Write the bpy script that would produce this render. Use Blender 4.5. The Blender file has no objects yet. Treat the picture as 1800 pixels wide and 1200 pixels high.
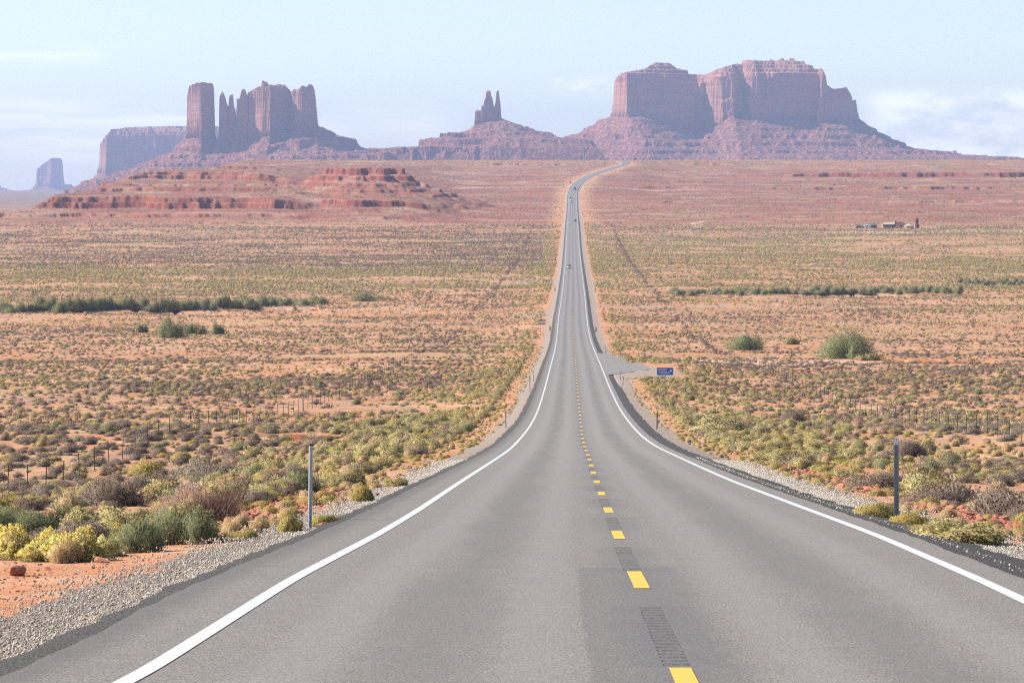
import bpy, bmesh, math, random
import numpy as np
from mathutils import Vector, Matrix

# ------------------------------------------------------------------ camera, world, sun, exposure
sc = bpy.context.scene
COL = sc.collection
F = 5330.0          # focal length in photo pixels (1800 px wide)
HOR = 300.0         # photo row of eye level
cam_d = bpy.data.cameras.new('camera'); cam = bpy.data.objects.new('camera', cam_d); COL.objects.link(cam)
cam.location = (0, 0, 0); cam.rotation_euler = (math.radians(90), 0, 0)
cam_d.sensor_width = 36.0; cam_d.lens = F/1800*36; cam_d.shift_y = -(600-HOR)/1800
cam_d.clip_start = 0.5; cam_d.clip_end = 60000
sc.camera = cam

SUN_EL = math.radians(40); SUN_AZ = math.radians(-83)     # azimuth measured from +Y towards +X (sun to the left, a little ahead)
world = bpy.data.worlds.new('World'); sc.world = world; world.use_nodes = True
nt = world.node_tree; nt.nodes.clear()
wo = nt.nodes.new('ShaderNodeOutputWorld'); bg = nt.nodes.new('ShaderNodeBackground')
sky = nt.nodes.new('ShaderNodeTexSky'); sky.sky_type = 'NISHITA'; sky.sun_disc = False
sky.sun_elevation = SUN_EL; sky.sun_rotation = SUN_AZ; sky.altitude = 1500; sky.air_density = 1.0; sky.dust_density = 1.0; sky.ozone_density = 1.0
bg.inputs['Strength'].default_value = 0.092
# thin clouds: streaks and soft heaps placed by direction on the sky
def wn(t, **kw):
    n = nt.nodes.new(t)
    for k, v in kw.items():
        if k in n.inputs: n.inputs[k].default_value = v
        else: setattr(n, k, v)
    return n
def wl(a, b): nt.links.new(a, b)
tc = wn('ShaderNodeTexCoord')
sep = wn('ShaderNodeSeparateXYZ'); wl(tc.outputs['Generated'], sep.inputs[0])
def wmath(op, a, b=None, c=None, clamp=False):
    n = nt.nodes.new('ShaderNodeMath'); n.operation = op; n.use_clamp = clamp
    for i, v in enumerate((a, b, c)):
        if v is None: continue
        if isinstance(v, (int, float)): n.inputs[i].default_value = v
        else: wl(v, n.inputs[i])
    return n.outputs[0]
tx = wmath('DIVIDE', sep.outputs[0], wmath('MAXIMUM', sep.outputs[1], 0.05))   # tan bearing
tz = wmath('DIVIDE', sep.outputs[2], wmath('MAXIMUM', sep.outputs[1], 0.05))   # tan elevation
def cloud_mask(x0, x1, z0, z1, soft):
    def edge(v, a, b, s):
        n = nt.nodes.new('ShaderNodeMapRange'); n.interpolation_type = 'SMOOTHSTEP'
        wl(v, n.inputs[0]); n.inputs[1].default_value = a-s; n.inputs[2].default_value = a+s
        m = nt.nodes.new('ShaderNodeMapRange'); m.interpolation_type = 'SMOOTHSTEP'
        wl(v, m.inputs[0]); m.inputs[1].default_value = b-s; m.inputs[2].default_value = b+s; m.inputs[3].default_value = 1; m.inputs[4].default_value = 0
        return wmath('MULTIPLY', n.outputs[0], m.outputs[0])
    return wmath('MULTIPLY', edge(tx, x0, x1, soft*2), edge(tz, z0, z1, soft))
def cloud_noise(sx, sz, lo, hi, seed, det=6):
    cb = wn('ShaderNodeCombineXYZ'); wl(wmath('MULTIPLY', tx, sx), cb.inputs[0]); wl(wmath('MULTIPLY', tz, sz), cb.inputs[1]); cb.inputs[2].default_value = seed
    n = wn('ShaderNodeTexNoise', Scale=1.0, Detail=det, Roughness=0.58); wl(cb.outputs[0], n.inputs['Vector'])
    m = nt.nodes.new('ShaderNodeMapRange'); m.interpolation_type = 'SMOOTHSTEP'; wl(n.outputs[0], m.inputs[0]); m.inputs[1].default_value = lo; m.inputs[2].default_value = hi
    return m.outputs[0]
c1 = wmath('MULTIPLY', cloud_mask(0.118, 0.26, -0.01, 0.0255, 0.0035), cloud_noise(45, 110, 0.36, 0.62, 3.1))
c2 = wmath('MULTIPLY', cloud_mask(-0.30, -0.095, 0.004, 0.022, 0.004), cloud_noise(9, 90, 0.32, 0.62, 7.7))
c3 = wmath('MULTIPLY', cloud_mask(0.015, 0.037, 0.025, 0.031, 0.003), cloud_noise(60, 150, 0.42, 0.62, 1.4))
c4 = wmath('MULTIPLY', cloud_mask(-0.2, -0.135, 0.036, 0.042, 0.003), cloud_noise(12, 190, 0.45, 0.7, 4.4))
c5 = wmath('MULTIPLY', cloud_mask(-0.08, -0.02, 0.008, 0.022, 0.005), cloud_noise(14, 90, 0.4, 0.7, 9.4))
cs = wmath('ADD', wmath('ADD', wmath('MULTIPLY', c1, 0.75), wmath('MULTIPLY', c2, 0.8)), wmath('ADD', wmath('MULTIPLY', c3, 0.4), wmath('ADD', wmath('MULTIPLY', c4, 0.25), wmath('MULTIPLY', c5, 0.4))), clamp=True)
mixc = wn('ShaderNodeMixRGB'); wl(cs, mixc.inputs[0]); wl(sky.outputs[0], mixc.inputs[1]); mixc.inputs[2].default_value = (10.5, 10.3, 10.2, 1)
wl(mixc.outputs[0], bg.inputs['Color']); wl(bg.outputs[0], wo.inputs['Surface'])

sun_d = bpy.data.lights.new('sun', 'SUN'); sun = bpy.data.objects.new('sun', sun_d); COL.objects.link(sun)
sun_d.energy = 5.0; sun_d.angle = math.radians(0.53); sun_d.color = (1.0, 0.955, 0.89)
sdir = Vector((math.sin(SUN_AZ)*math.cos(SUN_EL), math.cos(SUN_AZ)*math.cos(SUN_EL), math.sin(SUN_EL)))
sun.rotation_euler = sdir.to_track_quat('Z', 'Y').to_euler(); sun.location = (-40, 20, 60)

sc.view_settings.view_transform = 'Standard'; sc.view_settings.look = 'None'; sc.view_settings.gamma = 1.0
sc.view_settings.exposure = 0.93
sc.cycles.max_bounces = 4; sc.cycles.diffuse_bounces = 2; sc.cycles.glossy_bounces = 2; sc.cycles.volume_bounces = 0
sc.cycles.transmission_bounces = 2; sc.cycles.transparent_max_bounces = 4; sc.cycles.caustics_reflective = False; sc.cycles.caustics_refractive = False
sc.cycles.use_denoising = False
sc.cycles.filter_width = 1.2

# ------------------------------------------------------------------ noise
def _h(ix, iy, seed):
    h = (ix.astype(np.int64)*374761393 + iy.astype(np.int64)*668265263 + seed*974634777) & 0xffffffff
    h = ((h ^ (h >> 13))*1274126177) & 0xffffffff
    h = ((h ^ (h >> 16))*2246822519) & 0xffffffff
    return ((h ^ (h >> 15)) & 0xffffff)/float(0xffffff)
def vn(x, y, seed=0):
    x = np.asarray(x, float); y = np.asarray(y, float)
    x0 = np.floor(x); y0 = np.floor(y); fx = x-x0; fy = y-y0
    fx = fx*fx*fx*(fx*(fx*6-15)+10); fy = fy*fy*fy*(fy*(fy*6-15)+10)
    a = _h(x0, y0, seed); b = _h(x0+1, y0, seed); c = _h(x0, y0+1, seed); d = _h(x0+1, y0+1, seed)
    return (a*(1-fx)+b*fx)*(1-fy)+(c*(1-fx)+d*fx)*fy
def fbm(x, y, seed=0, o=4, g=0.5):
    t = 0; a = 1; s = 0
    for i in range(o):
        t = t+a*vn(x, y, seed+i*17); s += a; a *= g
        x, y = (x*0.8-y*0.6)*2.03+11.3, (x*0.6+y*0.8)*2.03-4.7
    return t/s*2-1                      # about -1..1
def ridged(x, y, seed=0, o=3):
    t = 0; a = 1; s = 0
    for i in range(o):
        t = t+a*(1-np.abs(vn(x, y, seed+i*31)*2-1)); s += a; a *= 0.5
        x, y = (x*0.8-y*0.6)*2.1+3.3, (x*0.6+y*0.8)*2.1-9.7
    return t/s
def sst(a, b, v):
    t = np.clip((v-a)/(b-a), 0, 1); return t*t*(3-2*t)
def lerp(a, b, t): return a+(b-a)*t

# ------------------------------------------------------------------ road line and profile, measured from its width in the photo
# rows: photo row, width between edge lines (px), centre (px)
RT = [(1180,1810,1162),(1017,1203,1116.5),(940,877,1101.5),(897,690,1079.5),(845,474,1049),(819,374.5,1039.8),(806.5,328.7,1036),(793.3,280,1031.5),
 (783,247,1026.9),(767,211,1023.2),(750,181.6,1021.8),(733,158.5,1019.8),(717,141.3,1017.7),(700,127.4,1016.4),(680,112.7,1014.7),(660,99.3,1013.4),
 (640,86.6,1012.0),(620,72.2,1010.4),(600,60.2,1008.4),(573.4,52.5,1006.6),(555,48.6,1006.4),(536.7,44.3,1007.4),(518.3,39.9,1007.8),(500,35.6,1007.6),
 (473,29.6,1007.4),(455,26.3,1007),(436.7,23.6,1006.5),(418,21.2,1006.4),(400,19.4,1006.7),(382.5,16.7,1006.6),(364,14.4,1006.4),(345.8,13.0,1006.4),(327.5,12.1,1006.3)]
FW = 39000.0
rd = [FW/w for _, w, _ in RT]; rz = [(HOR-y)/F*d for (y, _, _), d in zip(RT, rd)]; rx = [(c-900)/F*d for (_, _, c), d in zip(RT, rd)]
for (px, py, d) in [(1011,318,3340),(1030,308,3460),(1062,299,3640),(1100,289,3860),(1126,284.3,3990),(1133,283.2,4060),(1128,282,4130),(1112,281.0,4220)]:
    rd.append(d); rz.append((HOR-py)/F*d); rx.append((px-900)/F*d)
s0 = (rz[1]-rz[0])/(rd[1]-rd[0])
rd = [-200, 0.0]+rd+[4300, 26000]; rz = [rz[0]-s0*rd[2]+0.9-1.5, rz[0]-s0*rd[2]+0.45]+rz+[15.0, 15.0]; rx = [0.66-4.0, 0.66]+rx+[rx[-1]-60, rx[-1]-60]
rd = np.array(rd); rz = np.array(rz); rx = np.array(rx)
_yy = np.concatenate([np.arange(-200, 400, 0.5), np.arange(400, 5000, 2.0)])
def _smooth(v, yy, r):
    base = np.interp(yy, rd, v); out = np.zeros_like(base); tw = 0
    w = r*np.maximum(np.abs(yy), 20)
    for k in np.linspace(-1, 1, 9):
        g = math.exp(-2*k*k); out += g*np.interp(yy+k*w, rd, v); tw += g
    return out/tw
_zz = _smooth(rz, _yy, 0.085); _xx = _smooth(rx-0.02007*rd, _yy, 0.11)+0.02007*_yy
def zr(Y): return np.interp(Y, _yy, _zz)
def xr(Y): return np.interp(Y, _yy, _xx)

# ------------------------------------------------------------------ terrain height
def terrace(z, step, sharp, off=0.0):
    q = (z+off)/step; f = q-np.floor(q)
    return (np.floor(q)+sst(0.5-sharp, 0.5+sharp, f))*step-off
# skyline of the plateau as seen from the road (bearing tan, row)
SKX = np.array([-300,0,48,79,99,147,174,178,205,238,293,367,403,436,513,660,900,1112,1180,1300,1640,1800,2300.])
SKY = np.array([372,371,368,353,341,337,333,322,320,306,299,298,287.5,280.5,281,280.5,281,280.8,281.5,283,280.5,279.5,279.])
SCARPS = [(64, 82, 520, 1.6, 21), (31, 47, 585, 0.5, 22), (-16.5, -11.5, 203, 0.8, 23), (-28, -19, 235, 0.7, 24), (-88, -56, 905, 2.4, 25), (-38, -22, 660, 0.7, 26), (-52, -36, 700, 0.6, 27),
 (-30, -12, 690, 0.6, 28), (-140, -96, 880, 1.6, 29), (120, 150, 700, 1.2, 30), (52, 62, 330, 0.6, 31), (84, 130, 1010, 1.8, 32), (48, 56, 247, 0.8, 33), (-60, -48, 560, 0.6, 34)]
def H(X, Y, detail=True):
    X = np.asarray(X, float); Y = np.asarray(Y, float)
    zroad = zr(Y); s = X-xr(Y); a = np.abs(s)
    und = 0.9*fbm(X/70, Y/70, 5, 3)+0.30*fbm(X/14, Y/14, 9, 3)
    amp = sst(8, 40, a)*sst(-50, 60, Y)
    near = -0.35-1.7*sst(7, 24, a)*sst(60, 110, Y)*(1-sst(150, 210, Y))*np.where(s < 0, 1, 0.55)-0.5*sst(7, 18, a)*sst(200, 300, Y)
    side = near+und*amp*np.clip(1.0+Y/900, 1, 2.2)*0.75
    # broad cross slope, stronger far off
    z = zroad+side
    # wash hollow
    wl_ = 862+25*fbm(X/60, X*0+3.3, 21, 2)+np.where(X > 40, 80, 0)*sst(20, 70, X)
    z = z-2.4*np.exp(-((Y-wl_)/14)**2)*sst(30, 60, a)*1.0
    for (xa, xb, y0, hh, sd_) in SCARPS:
        yl = y0+3.5*fbm(X/7, X*0+1.7, sd_, 4); q = Y-yl
        z = z-hh*(1-sst(-0.35, 0.35, q))*np.exp(np.minimum(q, 0)/(6.0*hh))*sst(xa-1.0, xa+2.5, X)*(1-sst(xb-2.5, xb+1.0, X))
    # --- far part: rising ledges
    far = sst(1950, 2300, Y)
    pb = 900+F*X/np.maximum(Y, 50)
    zl = np.interp(Y, [0, 2050, 2600, 4500, 8000, 12000, 26000], [-39.5, -39.5, -46, -58, -66, -79, -175])
    wob = 75*fbm(X/150, Y/420, 41, 3)+22*(ridged(X/52, Y/160, 42, 3)-0.55)*2+9*fbm(X/11, Y/25, 43, 3)
    Yl = Y+wob; Yr = Y+wob*0.8
    pl = np.interp(Yl, [0, 2050, 2175, 2178, 2262, 2265, 2372, 2376, 2382, 2386, 2480, 2560, 2564, 2640, 2643, 2735, 2739, 2746, 2749, 2900, 3095, 3099, 3400, 4100, 4260],
                       [-39.5, -39.5, -38.3, -36.2, -33.6, -31.2, -28.0, -23.5, -23.0, -19.0, -18.5, -16.6, -14.0, -13.0, -11.2, -9.0, -5.6, -5.2, -2.5, -1.5, 0.5, 3.0, 4.0, 15, 15])
    pls = np.interp(Yl, [0, 2050, 2200, 2500, 2760, 3100, 3400, 4100, 4260], [-39.5, -39.5, -37, -20.5, -5, 1, 4, 15, 15])
    pl = lerp(pls, pl, sst(-0.9, -0.25, fbm(X/75, Y/75, 55, 3)))
    pl = pl+2.4*fbm(X/170, Y/120, 56, 3)*sst(2120, 2300, Y)
    Ym = Y+wob*0.9
    pm = np.interp(Ym, [0, 2060, 2250, 2450, 2650, 2850, 3100, 3300, 3500, 4000, 4260], [-39.5, -39.5, -35, -26, -19, -15, -11, -6, -2, 12, 15]); pm = pm+4.5*(sst(2395, 2400, Ym)-sst(2400, 2700, Ym))*sst(-0.5, 0.1, fbm(X/60, Y/60, 65, 2))
    pms = terrace(pm+0.8*fbm(X/25, Y/40, 57, 3), 2.1, 0.12, 0.9*fbm(X/120, Y/120, 58, 2)); pms = lerp(pms, terrace(pm+0.8*fbm(X/25, Y/40, 57, 3), 4.6, 0.10, 0.9*fbm(X/120, Y/120, 58, 2)), 0.6)
    pm = lerp(pm, pms, np.clip(0.75+0.6*fbm(X/60, Y/60, 59, 2), 0, 1)*sst(2050, 2200, Y))
    pl = lerp(pl, pm, sst(430, 640, pb))
    prr = np.interp(Yr, [0, 2050, 2200, 2350, 2353, 2500, 2503, 2800, 2804, 2950, 2953, 3100, 3220, 3224, 3400, 3403, 3640, 3645, 3900, 4000, 4004, 4260],
                        [-39.5, -39.5, -37.5, -36.6, -35.4, -34.6, -33.2, -30.2, -28.0, -26.5, -25.2, -23, -20.0, -17.0, -13.5, -12.0, -8.8, -2.4, 4, 7, 9.5, 15])
    prs = np.interp(Yr, [0, 2050, 2350, 2800, 3100, 3400, 3700, 4000, 4260], [-39.5, -39.5, -36.2, -29.2, -22.5, -12.8, -4.2, 8, 15])
    prr = lerp(prs, prr, sst(-0.35, 0.2, fbm(X/110, Y/70, 66, 3)))
    kx = X+133+10*fbm(Y/90, X*0, 47, 2); ky = (Y-2690)*0.42
    kr = np.hypot(kx, ky)+20*(ridged(X/34, Y/70, 48, 3)-0.5)+9*fbm(X/16, Y/30, 50, 2)+3*fbm(X/6, Y/12, 49, 2)
    kn = np.interp(kr, [0, 36, 38, 46, 48.5, 58, 60, 70, 72, 82, 84, 100, 125, 170], [2.2, 1.6, -3.2, -5.2, -8.4, -11, -13.4, -16, -18, -20.6, -23, -27, -34, -60])
    pl = np.maximum(pl, kn)
    zf = lerp(pl, np.maximum(prr, kn), sst(690, 830, pb))
    skr = np.interp(pb, SKX, SKY); ycr = np.interp(pb, [0, 99, 174, 178, 240, 300, 400, 440], [2300, 2420, 2520, 2760, 2900, 3200, 4000, 4200])
    zcap = (HOR-skr)/F*Y-0.010*np.maximum(0, Y-ycr)*(1-sst(420, 460, pb))
    zf = np.where(pb < 470, np.minimum(zf, np.maximum(zcap, zl)), zf)
    n1 = fbm(X/260, Y/260, 45, 4)
    zf = zf+n1*1.6*sst(2100, 2500, Y)*(1-sst(3800, 4200, Y))
    capr = sst(380, 440, pb); rtop = 80.0
    zf = zf+0.5*fbm(X/9, Y/14, 57, 3)*sst(2050, 2200, Y)
    # the plain in front of it and behind it
    zf = np.where(Y > 4300, lerp(zl, np.minimum(zl+capr*rtop, 15+0*Y), 1-sst(6500, 10500, Y)), zf)
    # blend to the road's own grade close to it
    roadz = zroad-0.35+0.5*fbm(X/60, Y/60, 61, 2)*sst(9, 40, a)
    wr = 1-sst(14, 90+0*Y, a)
    cut = np.where(Y < 4300, wr, 0)
    zfar = lerp(zf, roadz, cut)
    z = lerp(z, zfar, far)
    pad = 1-sst(0.9, 1.5, np.hypot((s-11)/15, (Y-425)/60)); pad = pad*sst(4.7, 5.0, s)
        # keep the road corridor below the pavement
    b = sst(5.0, 8.5, a)
    corr = zroad-0.14-0.10*sst(4.6, 6.5, a)
    z = np.where(Y < 4400, lerp(corr, z, b), z); z = lerp(z, zroad-0.02-0.02*np.maximum(s-5, 0), pad)
    if detail:
        z = z+(0.035*fbm(X/0.8, Y/0.8, 71, 3)+0.10*fbm(X/3.1, Y/3.1, 72, 3))*sst(6.2, 9, a)*(1-sst(500, 900, Y))
    return z
def ground_at(px, py, ymin=18.0, ymax=4200.0):
    """where the sight line through a photo pixel meets the ground"""
    t = np.geomspace(ymin, ymax, 420)
    for r_ in range(2):
        h = H((px-900)/F*t, t); hit = np.nonzero((HOR-py)/F*t <= h)[0]
        i = hit[0] if len(hit) else len(t)-1
        if r_ == 0: t = np.linspace(t[max(i-1, 0)], t[i]+1e-4, 60)
    return float((px-900)/F*t[i]), float(t[i]), float(h[i])

# ------------------------------------------------------------------ node helpers
def mat(name):
    m = bpy.data.materials.new(name); m.use_nodes = True; n = m.node_tree; n.nodes.clear()
    out = n.nodes.new('ShaderNodeOutputMaterial'); p = n.nodes.new('ShaderNodeBsdfPrincipled')
    n.links.new(p.outputs[0], out.inputs[0]); p.inputs['Roughness'].default_value = 0.9; p.inputs['Specular IOR Level'].default_value = 0.15
    return m, n, p
class G:
    """small node-graph builder"""
    def __init__(s, n): s.n = n
    def node(s, t, **kw):
        x = s.n.nodes.new(t)
        for k, v in kw.items():
            if k in x.inputs: s.put(v, x.inputs[k])
            else: setattr(x, k, v)
        return x
    def put(s, v, sock):
        if hasattr(v, 'is_linked') or hasattr(v, 'links'): s.n.links.new(v, sock)
        else:
            if isinstance(v, tuple) and len(v) == 3 and sock.type == 'RGBA': v = v+(1,)
            sock.default_value = v
    def m(s, op, a, b=None, c=None, clamp=False):
        x = s.n.nodes.new('ShaderNodeMath'); x.operation = op; x.use_clamp = clamp
        for i, v in enumerate((a, b, c)):
            if v is not None: s.put(v, x.inputs[i])
        return x.outputs[0]
    def mix(s, f, a, b, mode='MIX'):
        x = s.n.nodes.new('ShaderNodeMixRGB'); x.blend_type = mode
        s.put(f, x.inputs[0]); s.put(a, x.inputs[1]); s.put(b, x.inputs[2]); return x.outputs[0]
    def ramp(s, v, lo, hi, a=0.0, b=1.0):
        x = s.n.nodes.new('ShaderNodeMapRange'); x.interpolation_type = 'SMOOTHSTEP'
        for i, q in enumerate((v, lo, hi, a, b)): s.put(q, x.inputs[i])
        return x.outputs[0]
    def pos(s): return s.node('ShaderNodeNewGeometry').outputs['Position']
    def map(s, v, sc_): 
        x = s.node('ShaderNodeMapping'); s.put(v, x.inputs[0]); x.inputs['Scale'].default_value = sc_; return x.outputs[0]
    def noise(s, v, scale, det=4, rough=0.55, col=False):
        x = s.node('ShaderNodeTexNoise'); s.put(v, x.inputs['Vector']); x.inputs['Scale'].default_value = scale; x.inputs['Detail'].default_value = det; x.inputs['Roughness'].default_value = rough
        return x.outputs[1 if col else 0]
    def voro(s, v, scale, feat='F1', out=0):
        x = s.node('ShaderNodeTexVoronoi', feature=feat); s.put(v, x.inputs['Vector']); x.inputs['Scale'].default_value = scale; return x.outputs[out]
    def bump(s, h, strength, dist, p):
        x = s.node('ShaderNodeBump'); s.put(h, x.inputs['Height']); x.inputs['Strength'].default_value = strength; x.inputs['Distance'].default_value = dist
        s.n.links.new(x.outputs[0], p.inputs['Normal'])
    def attr(s, name, out='Fac'):
        x = s.node('ShaderNodeAttribute'); x.attribute_name = name; return x.outputs[out]
def plain(name, col, rough=0.6, metal=0.0, spec=0.3, var=0.12, scale=6.0):
    m, n, p = mat(name); g = G(n)
    f = g.noise(g.node('ShaderNodeTexCoord').outputs['Object'], scale, 4)
    c = g.mix(g.ramp(f, 0.3, 0.7), tuple(x*(1-var) for x in col), tuple(min(1, x*(1+var)) for x in col))
    n.links.new(c, p.inputs['Base Color']); p.inputs['Roughness'].default_value = rough; p.inputs['Metallic'].default_value = metal; p.inputs['Specular IOR Level'].default_value = spec
    return m

# ------------------------------------------------------------------ mesh helpers
def mesh_np(name, V, Fq, mats=(), midx=None, smooth=False):
    """V (n,3); Fq (m,3 or 4) -> mesh"""
    me = bpy.data.meshes.new(name); V = np.ascontiguousarray(V, np.float32); Fq = np.ascontiguousarray(Fq, np.int32)
    k = Fq.shape[1]; me.vertices.add(len(V)); me.vertices.foreach_set('co', V.ravel())
    me.loops.add(Fq.size); me.loops.foreach_set('vertex_index', Fq.ravel())
    me.polygons.add(len(Fq)); me.polygons.foreach_set('loop_start', np.arange(0, Fq.size, k, dtype=np.int32))
    me.polygons.foreach_set('loop_total', np.full(len(Fq), k, np.int32))
    for m in mats: me.materials.append(m)
    if midx is not None: me.polygons.foreach_set('material_index', np.ascontiguousarray(midx, np.int32))
    me.polygons.foreach_set('use_smooth', np.full(len(Fq), bool(smooth)))
    me.update(calc_edges=True)
    return me
def link(name, me, parent=None):
    o = bpy.data.objects.new(name, me); COL.objects.link(o)
    if parent is not None: o.parent = parent
    return o
def struct(name, me, label=None):
    o = link(name, me); o['kind'] = 'structure'
    if label: o['label'] = label
    return o
def tag(o, label, cat, group=None, kind=None):
    o['label'] = label; o['category'] = cat
    if group: o['group'] = group
    if kind: o['kind'] = kind
    return o
def empty(name, loc, label, cat, group=None, rz=0.0):
    o = bpy.data.objects.new(name, None); COL.objects.link(o); o.location = loc; o.rotation_euler = (0, 0, rz); o.empty_display_size = 0.3
    return tag(o, label, cat, group)
def copy_tree(o, parent=None):
    c = o.copy(); COL.objects.link(c)
    if parent is not None: c.parent = parent
    for ch in list(o.children): copy_tree(ch, c)
    return c
def grid_faces(nr, nc):
    i = np.arange(nr-1)[:, None]*nc+np.arange(nc-1)[None, :]
    return np.stack([i, i+1, i+nc+1, i+nc], -1).reshape(-1, 4)
def add_attr(me, name, vals):
    a = me.attributes.new(name, 'FLOAT', 'POINT'); a.data.foreach_set('value', np.ascontiguousarray(vals, np.float32).ravel())
class MB:
    def __init__(s): s.bm = bmesh.new()
    def box(s, c, size, rot=None, bev=0.0, taper=None):
        r = bmesh.ops.create_cube(s.bm, size=1.0); vs = r['verts']
        for v in vs:
            if taper and v.co.z > 0: v.co.x *= taper[0]; v.co.y *= taper[1]
            v.co = Vector((v.co.x*size[0], v.co.y*size[1], v.co.z*size[2]))
        if bev > 0:
            es = list({e for v in vs for e in v.link_edges})
            rr = bmesh.ops.bevel(s.bm, geom=es, offset=bev, segments=2, affect='EDGES', profile=0.6)
            vs = list({v for f in rr['faces'] for v in f.verts} | {v for v in vs if v.is_valid})
        M = Matrix.Translation(c) @ (rot.to_4x4() if rot is not None else Matrix.Identity(4))
        for v in vs: v.co = M @ v.co
        return s
    def tube(s, pts, rad, n=8):
        pts = [Vector(p) for p in pts]; rads = rad if isinstance(rad, (list, tuple)) else [rad]*len(pts); rings = []
        for i, p in enumerate(pts):
            t = (pts[min(i+1, len(pts)-1)]-pts[max(i-1, 0)]).normalized()
            u = t.cross(Vector((0, 0, 1)));  u = u.normalized() if u.length > 1e-3 else Vector((1, 0, 0)); w = t.cross(u)
            rings.append([s.bm.verts.new(p+(u*math.cos(a)+w*math.sin(a))*rads[i]) for a in [2*math.pi*k/n for k in range(n)]])
        for a, b in zip(rings, rings[1:]):
            for k in range(n): s.bm.faces.new((a[k], a[(k+1) % n], b[(k+1) % n], b[k]))
        s.bm.faces.new(rings[0][::-1]); s.bm.faces.new(rings[-1]); return s
    def poly(s, pts, thick=(0, 0, 0)):
        t = Vector(thick); a = [s.bm.verts.new(p) for p in pts]
        if t.length == 0: s.bm.faces.new(a); return s
        b = [s.bm.verts.new(Vector(p)+t) for p in pts]; n = len(a)
        s.bm.faces.new(a[::-1]); s.bm.faces.new(b)
        for k in range(n): s.bm.faces.new((a[k], a[(k+1) % n], b[(k+1) % n], b[k]))
        return s
    def mesh(s, name, m, smooth=False):
        bmesh.ops.recalc_face_normals(s.bm, faces=s.bm.faces)
        me = bpy.data.meshes.new(name); s.bm.to_mesh(me); s.bm.free(); me.materials.append(m)
        if smooth: me.polygons.foreach_set('use_smooth', np.ones(len(me.polygons), bool))
        return me
    def build(s, name, m, parent=None, smooth=False):
        return link(name, s.mesh(name, m, smooth), parent)

# ------------------------------------------------------------------ ground material
def ground_material():
    m, n, p = mat('desert_ground'); g = G(n); P = g.pos()
    big = g.noise(P, 0.035, 4); med = g.noise(P, 0.35, 5, 0.6); fine = g.noise(P, 4.0, 5, 0.65); vf = g.noise(P, 22.0, 3, 0.6)
    sand = g.mix(g.ramp(big, 0.35, 0.65), SAND_A, SAND_B)
    sand = g.mix(g.ramp(med, 0.45, 0.72), sand, SAND_C)
    sand = g.mix(g.m('MULTIPLY', g.ramp(fine, 0.46, 0.66), 0.7), sand, (0.27, 0.125, 0.075))
    sand = g.mix(g.m('MULTIPLY', g.ramp(vf, 0.54, 0.68), 0.6), sand, (0.17, 0.085, 0.055))
    # red ledge rock and soil
    red = g.attr('redness')
    zc = g.node('ShaderNodeSeparateXYZ'); g.put(P, zc.inputs[0])
    band = g.noise(g.map(P, (0.004, 0.004, 0.55)), 1.0, 4, 0.6)
    rc = g.mix(g.ramp(band, 0.38, 0.62), RED_A, RED_B)
    rc = g.mix(g.ramp(g.noise(P, 0.02, 4), 0.48, 0.66), rc, RED_C)
    rc = g.mix(g.m('MULTIPLY', g.ramp(g.noise(P, 0.30, 3), 0.45, 0.62), 0.65), rc, (0.20, 0.125, 0.105))
    c = g.mix(red, sand, rc); c = g.mix(g.attr('plain'), c, (0.19, 0.125, 0.11))
    c = g.mix(g.m('MULTIPLY', g.attr('steepness'), g.m('SUBTRACT', 1.0, red)), c, (0.42, 0.135, 0.065))
    c = g.mix(g.m('MULTIPLY', g.attr('pale'), g.ramp(g.noise(P, 0.08, 3), 0.25, 0.5)), c, (0.56, 0.40, 0.31))
    # low plants too small to stand out from here, in patches
    veg = g.attr('scrub'); vn_ = g.noise(g.map(P, (1.0, 0.55, 1.0)), 0.55, 3, 0.6); vb = g.noise(P, 0.012, 3)
    vc = g.mix(g.ramp(g.noise(P, 0.03, 2), 0.42, 0.6), (0.18, 0.135, 0.105), (0.27, 0.22, 0.115))
    vm = g.m('MULTIPLY', g.ramp(g.m('ADD', vn_, g.m('MULTIPLY', vb, 0.35)), 0.60, 0.80), veg)
    c = g.mix(vm, c, vc)
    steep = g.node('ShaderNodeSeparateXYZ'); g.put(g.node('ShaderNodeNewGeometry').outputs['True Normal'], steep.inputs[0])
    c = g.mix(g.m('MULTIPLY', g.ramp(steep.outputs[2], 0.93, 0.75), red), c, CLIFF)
    # gravel shoulder
    gr = g.attr('gravel')
    stc = g.voro(P, 22.0, out=1); std = g.voro(P, 22.0)
    sx = g.node('ShaderNodeSeparateXYZ'); g.put(stc, sx.inputs[0])
    gc = g.mix(sx.outputs[0], (0.24, 0.20, 0.17), (0.66, 0.58, 0.49))
    gc = g.mix(g.ramp(std, 0.25, 0.55), gc, (0.13, 0.10, 0.08))
    gc = g.mix(g.m('MULTIPLY', g.ramp(g.noise(P, 0.9, 4), 0.5, 0.75), 0.5), gc, (0.42, 0.27, 0.18))
    gc = g.mix(g.attr('fargravel'), gc, (0.32, 0.25, 0.20))
    gm = g.ramp(g.m('ADD', gr, g.m('MULTIPLY', g.m('SUBTRACT', g.noise(P, 2.2, 5, 0.7), 0.5), 0.9)), 0.42, 0.60)
    c = g.mix(gm, c, gc)
    n.links.new(c, p.inputs['Base Color']); p.inputs['Roughness'].default_value = 0.97; p.inputs['Specular IOR Level'].default_value = 0.05
    hh = g.m('ADD', g.m('MULTIPLY', fine, 0.5), g.m('MULTIPLY', vf, 0.12))
    hh = g.m('ADD', hh, g.m('MULTIPLY', g.m('MULTIPLY', std, gm), -0.6))
    g.bump(hh, 0.7, 0.09, p)
    return m
SAND_A = (0.41, 0.175, 0.083); SAND_B = (0.48, 0.250, 0.142); SAND_C = (0.56, 0.370, 0.235)
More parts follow.
